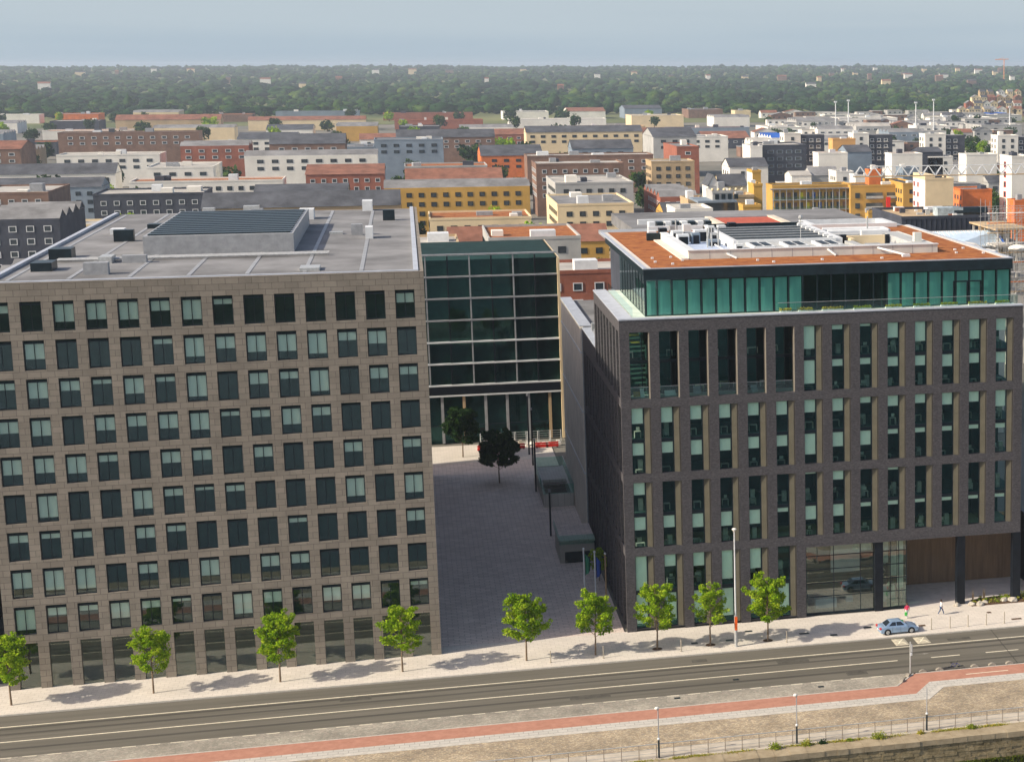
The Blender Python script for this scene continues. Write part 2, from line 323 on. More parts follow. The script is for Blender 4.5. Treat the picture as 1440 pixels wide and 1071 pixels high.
# lane paint
ZP = G-.126
mb = MB().box(XL, XR, -12.62, -12.44, ZP-.02, ZP); struct('lane_line', mb, m_paint)
struct('centre_line', MB().box(XL, 26.4, -16.78, -16.6, ZP-.02, ZP), m_paint)
for a, b in ((30.1, 33.3), (36.2, 39.9), (42.6, 46), (49, 52.5), (55.5, 59)): struct('centre_dash', MB().box(a, b, -16.78, -16.6, ZP-.02, ZP), m_paint)
for i in range(-34, 10): struct('parking_dash', MB().box(i*2.1+3.5, i*2.1+4.7, -21.05, -20.93, ZP-.0, ZP+.006), m_paint)
struct('cycle_lane_line', MB().box(32, 36.6, -23.0, -22.85, G-.056, G-.046), m_paint)
struct('faint_arrow', MB().prism([(28.6, -15.3), (29.7, -15.25), (29.7, -15.1), (30.3, -15.3), (29.7, -15.5), (29.7, -15.38)], ZP-.02, ZP-.0005), mat('faded_paint', (.24, .23, .20), .9, .2, 3))
struct('road_joint', MB().prism([(38.36, -20.7), (38.44, -20.7), (39.22, -9.45), (39.14, -9.45)], ZP-.02, ZP+.001), mat('tar_joint', (.045, .042, .035), .7, .2, 3))
for s, x0 in ((1, 27.55), (1, 30.0)):                      # speed cushions
    c = thing('speed_cushion', 'left pale speed cushion on the road beside the blue car' if x0 < 28 else 'right pale speed cushion on the road beside the blue car', 'speed cushion', (x0, -11, ZP))
    m_ = MB(); x1 = x0+1.5
    m_.v += [(x0, -12.0, ZP), (x1, -12.0, ZP), (x1, -9.75, ZP), (x0, -9.75, ZP), (x0+.25, -11.7, ZP+.06), (x1-.25, -11.7, ZP+.06), (x1-.25, -10.05, ZP+.06), (x0+.25, -10.05, ZP+.06)]
    m_.f += [(4, 5, 6, 7), (0, 1, 5, 4), (1, 2, 6, 5), (2, 3, 7, 6), (3, 0, 4, 7)]; m_.m += [0]*5
    m_.build('hump', mat('cushion_paint', (.45, .41, .31), .9, .15, 2.2), c)
    q = MB(); zz = ZP+.064; cx_ = (x0+x1)/2
    for a, b in (((x0+.3, -11.65), (x1-.3, -10.1)), ((x1-.3, -11.65), (x0+.3, -10.1))):
        q.prism([(a[0]-.08, a[1]), (a[0]+.08, a[1]), (b[0]+.08, b[1]), (b[0]-.08, b[1])], zz-.003, zz+(.002 if a[0] < cx_ else .004))
    q.build('marking', m_paint, c)
for x, y, l in ((25.6, -5.6, .9), (18.2, -5.8, 1.1), (21.4, -7.2, .8), (31.7, -6.6, .8), (42.5, -7.1, 1.2), (40.6, -4.0, .5), (10.0, -5.9, .8), (12.6, -3.4, .8), (6.2, -5.9, .7)):
    struct('service_cover', MB().box(x, x+l, y, y+.55, G-.02, G+.004), soil if x in (31.7, 42.5, 40.6) else darkm)
for x, y in ((16.5, -22.6), (8.6, -18.2), (2.0, -22.0), (29.8, -22.0)): struct('drain_cover', MB().box(x, x+.6, y, y+.45, ZP, ZP+.008), darkm)

mtk = mat('tyre_track', (.075, .070, .058), .85, .15, .8, stretch=(.03, 1, 1)); mpt = mat('asphalt_patch', (.085, .080, .066), .9, .15, 1.5)
for y in (-18.9, -14.9, -13.4): struct('tyre_track', MB().box(XL, XR, y, y+.45, ZP-.05, ZP-.0003), mtk)
for x, y, a, b in ((14, -14.4, 3.4, 1.0), (20.2, -19.9, 2.2, 1.2), (33.5, -11.9, 2.6, .8), (-8, -19.6, 4, 1.1), (-30, -13.9, 3, 1.2), (5.4, -11.6, 1.6, .9)): struct('asphalt_patch', MB().box(x, x+a, y, y+b, ZP-.05, ZP+.0006), mpt)
# quay wall: coping stones and wall blocks
qw = thing('quay_wall', 'rough brown stone river quay wall with algae at its foot, below the railing', 'quay wall', (0, -39.6, -5.2))
rng = random.Random(3)
x = -20.0
while x < 60:
    l = rng.uniform(1.0, 1.7); dz = rng.uniform(-.03, .03)
    MB().box(x, x+l-.02, -39.66+rng.uniform(-.03, .03), -37.5, -.9, G+.02+dz).build('coping_stone', m_coping, qw); x += l
wb = MB(); wb.box(-140, 120, -39.45, -38.5, -7, -.9)
z = -.92; 
while z > -3.4:
    h = rng.uniform(.26, .42); x = -12
    while x < 52:
        l = rng.uniform(.5, 1.3); p = -39.5-rng.uniform(.0, .09); wb.box(x, x+l-.03, p, -39.4, z-h+.025, z); x += l
    z -= h
tag(wb.build('wall_block', m_wallst, qw), kind='stuff')
tag(MB().box(-140, -20, -39.6, -37.5, -.9, G+.02).box(60, 120, -39.6, -37.5, -.9, G+.02).build('coping_course', m_coping, qw), kind='stuff')

# ------------------------------------------------------------------ leaves
def leafcloud(pts, size, seed=0, flat=0):
    """pts Nx3, returns verts/faces/tint arrays for small leaf quads"""
    r = np.random.default_rng(seed); n = len(pts); u = r.normal(size=(n, 3)); u /= np.linalg.norm(u, axis=1)[:, None]
    w = r.normal(size=(n, 3)); w = np.cross(u, w); w /= np.linalg.norm(w, axis=1)[:, None]
    s = (size*r.uniform(.6, 1.3, n))[:, None]
    v = np.stack([pts-u*s*.5, pts+w*s*.32, pts+u*s*.5, pts-w*s*.32], 1).reshape(-1, 3)
    return v, np.arange(4*n).reshape(-1, 4)
def leafobj(name, v, f, tint, m, parent=None, off=(0, 0, 0)):
    me = bpy.data.meshes.new(name); me.vertices.add(len(v)); me.vertices.foreach_set('co', (v-np.array(off)).astype(np.float32).ravel())
    nf, k = f.shape; me.loops.add(nf*k); me.loops.foreach_set('vertex_index', f.astype(np.int32).ravel())
    me.polygons.add(nf); me.polygons.foreach_set('loop_start', (np.arange(nf)*k).astype(np.int32))
    me.update(calc_edges=True)
    a = me.attributes.new('tint', 'FLOAT', 'FACE'); a.data.foreach_set('value', tint.astype(np.float32))
    me.materials.append(m); o = bpy.data.objects.new(name, me); COL.objects.link(o)
    if parent: o.parent = parent
    return o
def young_tree(label, x, y, h, w, seed, dens=1.0, base=2.0, m=leaf_y, lsize=.23, group=None, cat='tree', gz=G, name='street_tree'):
    r = random.Random(seed); rn = np.random.default_rng(seed)
    t = thing(name, label, cat, (x, y, gz), group)
    tr = MB(); tr.tube((0, 0, 0), (r.uniform(-.05, .05), 0, base), .10*h/7, .075*h/7); tr.tube((0, 0, base), (r.uniform(-.2, .2), r.uniform(-.2, .2), h*.93), .075*h/7, .02)
    cl = []
    nb = int(17*dens)+6
    for i in range(nb):
        z0 = base+(h-base)*(i/nb)**.9*.8; a = i*2.4+r.uniform(-.4, .4); f = (z0-base)/(h-base)
        L = w/2*(1.05-.75*f**1.5)*(.6+.4*min(1, f*4+.3))*r.uniform(.75, 1.15)
        e = (L*math.cos(a), L*math.sin(a), z0+L*r.uniform(.35, .8)); tr.tube((0, 0, z0), e, .035, .012, 5)
        for q in (.45, .7, .95, 1.0):
            c = (e[0]*q, e[1]*q, z0+(e[2]-z0)*q+r.uniform(-.1, .15)); cl.append((c, r.uniform(.28, .62)*(w/4.3), r.uniform(0, 1)))
            if q > .6:
                e2 = (c[0]+r.uniform(-.5, .5), c[1]+r.uniform(-.5, .5), c[2]+r.uniform(-.25, .5)); tr.tube(c, e2, .012, .006, 3); cl.append((e2, r.uniform(.2, .4)*(w/4.3), r.uniform(0, 1)))
    cl.append(((0, 0, h*.95), .35, .7))
    tr.build('trunk', woodm, None).parent = t
    P = []; T = []
    for c, rad, tt in cl:
        n = int(46*dens*(rad/.4)**1.6)+4; d = rn.normal(size=(n, 3)); d /= np.linalg.norm(d, axis=1)[:, None]; d *= (rad*rn.uniform(.2, 1.05, n)**.6)[:, None]; d[:, 2] *= .75
        P.append(np.array(c)+d); T.append(np.clip(tt*.5+.25+rn.normal(size=n)*.16, 0, 1))
    P = np.concatenate(P); T = np.concatenate(T); v, f = leafcloud(P, lsize, seed); leafobj('crown', v, f, T, m, t)
    return t

# ------------------------------------------------------------------ MAIN OFFICE BUILDING
B = 3.2; X0 = 1.05; PW = 1.05; OW = B-PW; HT = 34.4; XE = 45.85
TOP = [33.07, 24.77, 16.47, 8.17]; BOT = [25.72, 17.42, 9.12, -.15]
ob = thing('office_building', 'large dark brick office block with a green glass penthouse under an orange sedum roof', 'office building', (0, 0, G))
def wall(name, mb, m=None, lab=None):
    o = mb.build(name, m or brick, ob)
    if lab: o['label'] = lab
    return o
D = .45
# front piers and bands
def front_pier(k, r):
    x = k*B; dd = 1.0 if (r == 0 and k <= 6) else D
    zb = BOT[r] if r < 3 else G
    wall('pier', MB().box(x, x+PW, 0, dd, zb, TOP[r]))
for r in range(4):
    for k in range(15):
        if r == 3 and k > 6: continue
        front_pier(k, r)
bands = [(TOP[1], BOT[0]), (TOP[2], BOT[1]), (TOP[3], BOT[2])]
for z0, z1 in bands: wall('floor_band', MB().box(0, XE, 0, D, z0, z1), M_band)
wall('parapet_band', MB().box(0, XE, 0, D, TOP[0], HT), M_band)
# bevelled edge copings
def coping_line(x0, x1, y0, y1, z, h=.14, name='coping'): return wall(name, MB().box(x0, x1, y0, y1, z, z+h), coping)
coping_line(-.06, XE+.06, -.06, .9, HT); coping_line(-.06, 1.5, .9, 26.7, HT)
# left face (X=0) piers: 8 bays for block A, 5 for block B
for r in range(4):
    for k in range(1, 9): wall('pier', MB().box(0, D, k*B, k*B+PW, BOT[r] if r < 3 else G, TOP[r]))
    if r > 0:
        for k in range(9, 14): wall('pier', MB().box(0, D, k*B, k*B+PW, BOT[r] if r < 3 else G, TOP[r]))
for z0, z1 in bands[:1]: wall('floor_band', MB().box(0, D, D, 8*B+PW, z0, z1), M_band)
for z0, z1 in bands[1:]: wall('floor_band', MB().box(0, D, D, 13*B+PW, z0, z1), M_band)
wall('parapet_band', MB().box(0, D, D, 8*B+PW, TOP[0], HT), M_band)
wall('parapet_band', MB().box(0, D, 8*B+PW, 13*B+PW, TOP[1], 27.5), M_band)
wall('parapet_band', MB().box(D, 9, 8*B+PW-D, 8*B+PW, 27.5, HT), M_band)
coping_line(-.06, 1.3, 8*B+PW, 13*B+PW+.3, 27.5)
# window module
fr = MB(); gy0, gy1 = .28, .38; H7 = 7.35; GW = 1.42
for a, b in ((0, .07), (GW-.09, GW)): fr.box(a, b, gy0, gy1, 0, H7)
for a, b in ((0, .10), (3.42, 3.82), (H7-.08, H7)): fr.box(.07, GW-.09, gy0+.01, gy1, a, b)
FRAME = fr.mesh('window', darkm)
PANE = MB().face([(.07, .34, 0), (GW-.09, .34, 0), (GW-.09, .34, 1), (.07, .34, 1)]).mesh('pane', glass)
BLIND = MB().box(.10, GW-.12, .46, .475, -1, 0).mesh('blind', blindm)
rv = MB()
for a, b in ((0, 2.4), (2.42, 4.9), (4.92, H7)): rv.prism([(GW, .30), (OW-.16, .05), (OW-.16, .44), (GW, .44)], a, b); 
REV = rv.mesh('reveal_panel', beige)
REV2 = MB().box(OW-.16, OW, .09, .44, 0, H7).mesh('reveal_edge', mat('reveal_edge', (.12, .105, .085), .7, .08, 1))
SILL = MB().prism([(0, .02), (OW, .02), (OW, .28), (0, .28)], -.04, .02).mesh('sill', mat('sill_metal', (.05, .05, .055), .6, .1, 1))
BL = {0: [(None,)]*6+[(.75, .8), (.15, .24), (.08, .22), (.5, .33), (.65, .35), (.5, .42), (.65, .35), (.4, .38)],
      1: [(.5, .42), (.5, .38), (.45, .5), (.45, .42), (.42, .4), (.45, .38), (.42, .72), (.42, .5), (.2, .5), (.35, .17), (.3, .17), (.4, .17), (.35, .15), (.55, .17)],
      2: [(.4, .45), (0, .42), (0, .48), (0, .5), (0, .5), (0, .15), (.05, .48), (.3, .42), (0, .15), (.08, .15), (0, .13), (0, .13), (0, .13), (0, .13)],
      3: [(1, .9), (.35, .82), (.4, .84), (.85, .86), (.6, .84), (.0, .86)]}
REV_D = REV.copy(); REV_D.materials[0] = mat('side_reveal_shaded', (.035, .033, .037), .8, .1, 1)  # darker copy of the beige panel, shade of the side face put into its colour
REV2_D = REV2.copy(); REV2_D.materials[0] = MATS['side_reveal_shaded']
def add_window(x, y, z, rz, bl, hscale=1.0):
    w = inst('window', FRAME, ob, (x, y, z), rz); WLOC[w.name] = None
    if hscale != 1: w.scale.z = hscale
    for a, b in ((.10, 3.42), (3.82, H7-.08)):
        p = bpy.data.objects.new('pane', PANE); COL.objects.link(p); p.parent = w; p.location = (0, 0, a); p.scale.z = b-a
    for (a, b), q in zip(((3.82, H7-.08), (.10, 3.42)), bl):
        if q and q > 0: p = bpy.data.objects.new('blind', BLIND); COL.objects.link(p); p.parent = w; p.location = (0, 0, b); p.scale.z = (b-a)*q
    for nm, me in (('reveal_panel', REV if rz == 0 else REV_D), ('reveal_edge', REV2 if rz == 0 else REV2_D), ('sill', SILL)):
        p = bpy.data.objects.new(nm, me); COL.objects.link(p); p.parent = w
    return w
for r in range(4):
    for c in range(14):
        if (r == 0 and c < 6) or (r == 3 and c > 5): continue
        add_window(X0+c*B, 0, BOT[r] if r < 3 else -.12+.0, 0, BL[r][c], (TOP[3]+.12)/H7 if r == 3 else 1)
rr = random.Random(11)
for r in range(4):
    for k in range(0, 13):
        if r == 0 and k > 7: continue
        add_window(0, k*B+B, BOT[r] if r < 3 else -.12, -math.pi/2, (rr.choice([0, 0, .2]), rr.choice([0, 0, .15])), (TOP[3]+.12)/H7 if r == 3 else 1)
# block C, pale cladding further along the passage side
cl_ = mat('grey_cladding', (.76, .70, .60), .7, .06, .4)
CY0, CY1 = 13*B+PW, 73
zr_ = [(-.4, 8.0), (8.25, 16.3), (16.55, 24.2), (24.4, 27.7)]
for i in range(14):
    y0 = CY0+i*(CY1-CY0)/14
    for a, b in zr_: wall('cladding_panel', MB().box(-.28, .1, y0+.03, y0+(CY1-CY0)/14-.04, a, b), cl_)
wall('backing_wall', MB().box(-.12, .4, CY0, CY1, G, 27.6), greym)
for z in (8.0, 16.3, 24.2): wall('white_line', MB().box(-.34, -.12, CY0, CY1, z+.02, z+.24), whitem)
coping_line(-.34, 1.2, CY0+.3, CY1, 27.72)
wall('roof_terrace', MB().box(D, 9, 8*B+PW, CY1, 26.6, 27.3), roof_g)
wall('rear_volume', MB().box(9, XE-.3, 12, 90, G, 33.5), wall_n)
# inside: slabs and back walls so the glass looks into rooms
ins = MB()
for z in (-.3, 4.0, 8.35, 12.6, 16.65, 20.95, 24.95, 29.2, 33.1):
    y0 = .5 if z != 24.95 else .5
    if z == 29.2: ins.box(19.9, XE-.5, .5, 7, z, z+.35)
    elif z in (-.3, 4.0): ins.box(.5, 20.0, .5, 7, z, z+.35)
    else: ins.box(.5, XE-.5, .5, 7, z, z+.35)
    ins.box(.5, 7, 7, 8*B, z, z+.35)
wall('floor_slab', ins, interior_l)
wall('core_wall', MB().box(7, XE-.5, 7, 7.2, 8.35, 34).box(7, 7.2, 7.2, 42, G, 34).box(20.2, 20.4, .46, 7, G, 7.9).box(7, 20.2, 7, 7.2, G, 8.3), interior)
for z in (8.7, 17.0, 25.3):
    for k in range(1, 14, 3): wall('partition', MB().box(k*B+.4, k*B+.5, .6, 7, z, z+7.6) if z < 25 or k > 6 else MB().box(k*B+.4, k*B+.5, 3.2, 7, z, z+7.6), interior)
rf = random.Random(5)
fu = MB()
for r, (zf0, zf1) in enumerate(((25.3, 29.55), (17.0, 21.3), (8.7, 12.95), (-.0, 4.35))):
    for c in range(14):
        if (r == 3 and c > 5) or (r == 0 and c < 6): continue
        for zf in (zf0, zf1):
            if rf.random() < .7:
                x = X0+c*B+rf.uniform(0, .5); y = rf.uniform(.7, 1.6); w = rf.uniform(.5, 1.0); fu.box(x, x+w, y, y+.6, zf+.68, zf+.73); fu.box(x, x+.05, y, y+.5, zf, zf+.68); fu.box(x+w-.05, x+w, y, y+.5, zf, zf+.68)
                if rf.random() < .6: fu.box(x+w*.3, x+w*.8, y+.2, y+.24, zf+.85, zf+1.2)
            if rf.random() < .35: x = X0+c*B+rf.uniform(.3, 1); fu.box(x, x+.5, 1.6, 2.1, zf, zf+rf.uniform(1, 1.7))
tag(wall('furniture', fu, furn), kind='stuff')
# loggias, row 1, bays 1-6
LY = 2.9
lf = MB()
for x in np.arange(1.05, 19.9, 1.6): lf.box(x, x+.09, LY-.05, LY+.07, 25.7, 33.1)
for z in (25.7, 29.2, 32.95): lf.box(.5, 19.9, LY-.04, LY+.06, z, z+(.12 if z != 29.2 else .35))
wall('loggia_frame', lf, darkm)
for i, x in enumerate(np.arange(1.14, 19.0, 1.6)):
    for z0, z1 in ((25.82, 29.2), (29.55, 32.95)): wall('loggia_pane', MB().face([(x, LY, z0), (x+1.51, LY, z0), (x+1.51, LY, z1), (x, LY, z1)]), glass)
wall('loggia_end_wall', MB().box(19.55, 20.2, 1.0, LY, 25.7, 33.07), mat('loggia_wall', (.50, .43, .33), .8, .06, 1))
wall('loggia_floor', MB().box(.45, 19.5, D, LY, 25.42, 25.705), mat('loggia_floor', (.42, .42, .36), .8, .1, 1))
for c in range(6): wall('balustrade_pane', MB().box(X0+c*B, X0+c*B+OW, .55, .57, 25.75, 26.95), glass_bal); wall('handrail', MB().box(X0+c*B, X0+c*B+OW, .53, .59, 26.95, 27.0), galv)
for x, y, w, h, m_ in ((1.6, 1.6, .9, .5, yellow_w), (2.3, 1.3, .4, .9, white), (5.0, 1.7, 1.2, .5, white), (8.2, 1.8, .8, .8, greym), (14.6, 1.5, .7, .7, leaf_w)):
    wall('terrace_seat', MB().box(x, x+w, y, y+.5, 25.7, 25.7+h*.5).box(x, x+w, y+.42, y+.5, 25.7+h*.5, 25.7+h), m_ if m_ is not leaf_w else greym)
rl_ = random.Random(9)
for i in range(12):
    x = 1.2+i*1.5; y = LY+rl_.uniform(.5, 2.2); z = rl_.choice([25.7, 29.6]); w_ = rl_.uniform(.5, 1.3); wall('room_furniture', MB().box(x, x+w_, y, y+.5, z+.6, z+.68).box(x, x+.06, y, y+.5, z, z+.6).box(x+w_-.06, x+w_, y, y+.5, z, z+.6), rl_.choice([white, furn, cream]))
wall('yellow_lit_slab', MB().box(1.3, 2.5, 3.3, 4.4, 32.2, 32.4).box(1.6, 2.6, 3.4, 4.4, 31.4, 31.5), mat('yellow_light_paint', (.7, .62, .1), .7, .1, 1))  # no lamp: added slabs coloured yellow to read as lit interior

for c in range(6): wall('reveal_edge', MB().prism([(X0+c*B+OW-.09, .12), (X0+c*B+OW, .01), (X0+c*B+OW, .95), (X0+c*B+OW-.09, .95)], BOT[0], TOP[0]), mat('reveal_lit_paint', (.16, .145, .12), .7, .06, 1))  # added strip, its paler beige stands in for sun on the pier side
# ground floor: soffit, columns, lobby
wall('soffit', MB().box(20.4, XE, D, 9.3, 7.95, 8.17), greym)
wall('soffit_edge', MB().box(20.15, XE, .02, D, 7.8, 8.17), M_band)
for x in (28.35, 38.2, XE-.85): wall('column', MB().box(x, x+.95, .1, .95, G, 7.8), blackm)
LG = .62; gx = np.array([20.35, 23.6, 26.75, 29.2, 30.3, 31.3, 32.2])
lo = MB()
for x in gx[1:]: lo.box(x-.04, x+.04, LG-.04, LG+.06, G, 7.9)
for z in (-.4, 1.7, 3.3, 4.9, 6.5): lo.box(20.3, 32.2, LG-.03, LG+.05, z, z+(.28 if z < 0 else .10))
for y in (2.6, 4.8, 7, 9.2): lo.box(32.12, 32.24, y-.04, y+.04, G, 7.9)
wall('lobby_frame', lo, darkm)
zz = [-.12, 1.7, 3.3, 4.9, 6.5, 7.9]
for i in range(6):
    for j in range(5):
        wall('lobby_pane', MB().face([(gx[i]+.04, LG, zz[j]+.05), (gx[i+1]-.04, LG, zz[j]+.05), (gx[i+1]-.04, LG, zz[j+1]), (gx[i]+.04, LG, zz[j+1])]), glass_clear)
for y in (.7, 2.65, 4.85, 7.05): wall('lobby_pane', MB().face([(32.2, y, G), (32.2, y+2.1, G), (32.2, y+2.1, 7.9), (32.2, y, 7.9)]), glass_clear)
for a_, b_, c_, d_ in ((26.0, 26.7, 6.7, 7.8), (26.9, 28.2, 6.7, 7.8), (29.3, 30.2, 5.0, 7.7), (30.4, 31.2, 3.4, 6.4), (31.3, 32.0, 1.8, 7.6)): wall('lobby_screen', MB().box(a_, b_, 1.2, 1.25, c_, d_), mat('lobby_screen', (.45, .55, .47), .8, .15, 1))
wall('lobby_back_wall', MB().box(20.4, 32.1, 9.3, 9.5, G, 7.9).box(20.4, 20.6, .7, 9.3, G, 7.9), interior_l)
wall('lobby_floor', MB().box(20.4, 32.1, .7, 9.3, G-.05, G+.01), m_plaza)
lb = MB(); lb.box(22, 24.5, 3, 3.8, G, .7); lb.box(26.0, 26.8, 4.5, 5.2, G, .3); lb.box(29.6, 31.6, 3.5, 4.2, G, 1.5); lb.box(24.8, 28.3, 7.2, 7.3, 2.5, 6.8)
for i in range(8): lb.box(29.9+i*.25, 30.1+i*.25, 5+i*.4, 5.4+i*.4, G+.3+i*.5, G+.4+i*.5)
tag(wall('lobby_furniture', lb, whitem), kind='stuff')
wall('revolving_door', MB().tube((31.2, 1.9, G), (31.2, 1.9, 2.2), 1.0, n=16), glass_bal)
# bronze wall at the back of the undercroft, plank by plank
for i in range(18):
    x = 32.3+i*.92
    wall('bronze_panel', MB().box(x, x+.905, 9.35, 9.6, G, 7.9), bronze)
wall('end_pier', MB().box(XE+3.1, XE+4.6, 2, 9.6, G, 8.1), blackm)
struct('undercroft_floor', MB().box(32.25, 60, .3, 9.4, -1, G-.003), mat('undercroft_floor', (.60, .55, .50), .9, .08, .7))

# penthouse
PX0, PX1, PY0, PZ0, PZ1 = 3.1, 45.1, 2.0, 34.55, 39.7
wall('roof_terrace', MB().box(D, XE-.45, D, 8*B+PW-D, 33.5, 34.45), mat('terrace_deck', (.64, .66, .58), .8, .08, .6))
wall('roof_fascia', MB().box(PX0-.1, PX1+.1, PY0-.12, PY0+.3, 38.45, 39.62).box(PX0-.1, PX0+.3, PY0+.3, 40, 38.9, 39.62), darkm)
wall('roof_slab', MB().box(PX0+.3, PX1-.1, PY0+.3, 52, 39.0, 39.5), greym)
wall('sedum_roof', MB().box(PX0+.35, PX1-.35, PY0+.45, 46, 39.5, 39.66), sedum)
for b_ in ((PX0-.13, PX1+.13, PY0-.15, PY0+.02), (PX0-.13, PX0+.32, PY0+.02, 46), (PX1-.32, PX1+.13, PY0+.02, 46)): wall('roof_edge_trim', MB().box(*b_, 39.62, 39.74), coping)
for a_ in (PX0+.32, PX1-.85): wall('gravel_margin', MB().box(a_, a_+.5, PY0+.5, 46, 39.6, 39.69), m_pave)
xs = [PX0+.12, PX0+1.35]+[PX0+1.35+1.62*i for i in range(1, 26)]
xs = [x for x in xs if x < PX1-.2]+[PX1-.1]
for i in range(len(xs)-1):
    x, x1 = xs[i], xs[i+1]
    dark = 20.2 < (x+x1)/2 < 29.9
    wall('penthouse_pane', MB().face([(x+.04, PY0, PZ0), (x1-.0, PY0, PZ0), (x1-.0, PY0, 38.45), (x+.04, PY0, 38.45)]), glass_pent if not dark else glass)
    wall('mullion', MB().box(x-.05, x+.06, PY0-.05, PY0+.12, PZ0, 38.45), darkm)
    if not dark: wall('curtain_panel', MB().box(x+.16, x1-.14, PY0+.25, PY0+.30, PZ0, 38.3), curtain)
wall('penthouse_floor', MB().box(PX0, PX1, PY0, 26, 34.46, 34.52), interior_l)
wall('penthouse_wall', MB().box(PX0+7, PX1, 8, 8.2, 34.5, 39).box(PX1-.15, PX1, 2.2, 26, 34.5, 39).box(20.4, 20.6, 2.4, 8, 34.5, 39).box(29.8, 30, 2.4, 8, 34.5, 39), interior)
for i in range(9):
    y = PY0+.1+i*2.6
    wall('penthouse_pane', MB().face([(PX0, y, PZ0), (PX0, y+2.5, PZ0), (PX0, y+2.5, 38.9), (PX0, y, 38.9)]), glass_bal)
    wall('mullion', MB().box(PX0-.04, PX0+.06, y-.08, y, PZ0, 38.9), darkm)
wall('door_frame', MB().box(38.2, 41.4, PY0-.07, PY0-.02, 37.1, 37.25).box(38.1, 38.25, PY0-.07, PY0-.02, PZ0, 37.25).box(41.3, 41.45, PY0-.07, PY0-.02, PZ0, 37.25).box(39.7, 39.85, PY0-.07, PY0-.02, PZ0, 37.1), blackm)
for i in range(14): x = 17.6+i*2.0; wall('balustrade_pane', MB().face([(x, 1.0, 34.55), (x+1.96, 1.0, 34.55), (x+1.96, 1.0, 35.55), (x, 1.0, 35.55)]), glass_bal)
for i in range(12): wall('balustrade_pane', MB().face([(1.6, 1.0+i*2, 34.55), (1.6, 2.96+i*2, 34.55), (1.6, 2.96+i*2, 35.55), (1.6, 1.0+i*2, 35.55)]), glass_bal)
wall('handrail', MB().box(17.6, 45.6, .97, 1.01, 35.55, 35.59), galv)
# planting on the terrace edge
for i, (x, w, t0) in enumerate(((17.9, 1.3, .9), (20.0, 1.6, .95), (22.7, 2.4, .9), (26.3, 2.0, .5), (30.0, 1.9, .7), (33.3, 1.9, .5), (36.5, 2, .6), (39.8, 2.2, .8), (43, 1.7, .5))):
    wall('planter', MB().box(x, x+w, 1.25, 1.7, 34.45, 34.62), whitem)
    rn = np.random.default_rng(i); n = 160; P = np.stack([rn.uniform(x, x+w, n), rn.uniform(1.2, 1.75, n), 34.62+rn.uniform(0, .26, n)], 1)-np.array([0, 0, G]); v, f = leafcloud(P, .2, i)
    leafobj('planting', v, f, np.clip(t0+rn.normal(size=n)*.1, 0, 1), leaf_w, ob)
# roof plant enclosure
EX0, EX1, EY0, EY1, EZ, ET = 9.2, 38.7, 10.2, 33, 39.66, 40.62
scr = mat('screen_panel', (.62, .63, .57), .5, .05, .5)
for b_ in ((EX0, EX1, EY0, EY0+.3), (EX0, EX0+.3, EY0+.3, EY1), (EX1-.3, EX1, EY0+.3, 27.6)): wall('plant_screen', MB().box(*b_, EZ, ET), scr)
for b_ in ((EX0-.1, EX1+.1, EY0-.1, EY0+.5), (EX0-.1, EX0+.8, EY0+.5, EY1)): wall('screen_coping', MB().box(*b_, ET, ET+.1), whitem)
for x in np.arange(EX0+2.4, EX1, 2.4): wall('screen_joint', MB().box(x, x+.05, EY0-.015, EY0+.02, EZ, ET), greym)
wall('screen_step', MB().box(EX0-.9, EX0, EY0-.2, EY1, EZ, EZ+.16), m_pave)
wall('plant_deck', MB().box(EX0+.3, EX1-.3, EY0+.3, EY1, EZ, EZ+.12), mat('deck_membrane', (.40, .42, .46), .7, .1, .4))
deckg = mat('deck_grey', (.42, .43, .42), .7, .08, .5)
wall('plant_deck_upper', MB().box(15.9, 28.4, EY0+.5, 17.6, EZ+.12, 40.55), deckg)
for i, x in enumerate((16.9, 20.9, 24.8)):
    s_ = wall('skylight', MB().box(x, x+2.5, 10.9, 16.2, 40.55, 40.85), whitem)
    for j in (0, 1): p = MB().box(x+.3+j*1.1, x+1.1+j*1.1, 11.5, 15.4, 40.84, 40.92).build('skylight_pane', blackm, s_)
for b_ in ((15.7, 16.2, 17.7, 39.6), (28.2, 29.0, 17.7, 39.6), (16.2, 28.2, 17.6, 18.2)): wall('louvre_frame', MB().box(*b_, EZ, 40.95), whitem)
wall('louvre_frame_lintel', MB().box(15.7, 29, 39.6, 40.1, EZ, 41.0), darkm)
for i in range(13): y = 18.5+i*1.62; wall('louvre', MB().box(16.25, 28.15, y, y+1.05, 40.5, 40.72), darkm)
for i in range(6): wall('louvre_rail', MB().box(16.25, 28.15, 19.6+i*3.24, 19.95+i*3.24, 40.76, 40.86), galv)
for i in range(8): wall('louvre_clip', MB().box(27.6, 28.2, 19.2+i*2.5, 19.8+i*2.5, 40.75, 41.05), whitem)
wall('plant_void', MB().box(16.2, 28.2, 18.3, 39.6, 39.8, 39.95), blackm)
# right hand raised frame round a sunk deck
for b_ in ((29.2, 38.4, 10.8, 13.0), (36.4, 38.4, 13.0, 27.6), (29.2, 36.4, 25.4, 27.6), (29.2, 30.2, 13.0, 17.5)): wall('deck_frame', MB().box(*b_, EZ+.13, 40.6), deckg)
wall('cream_upstand', MB().box(29.9, 35.2, 20.2, 20.7, EZ, 40.9), cream); wall('cream_upstand', MB().box(30.0, 30.5, 17.6, 20.2, EZ, 40.8), cream)
for b_ in ((32.6, 35.2, 22.6, 23.4, 1.5, whitem), (34.2, 34.7, 17, 17.5, 1.5, blackm), (31.4, 33.2, 15, 16.4, .6, greym), (37.0, 37.9, 14.2, 15.0, 1.9, scr), (29.1, 29.8, 19, 19.7, 1.4, blackm)): wall('roof_unit', MB().box(*b_[:4], EZ+.1, EZ+.1+b_[4]), b_[5])
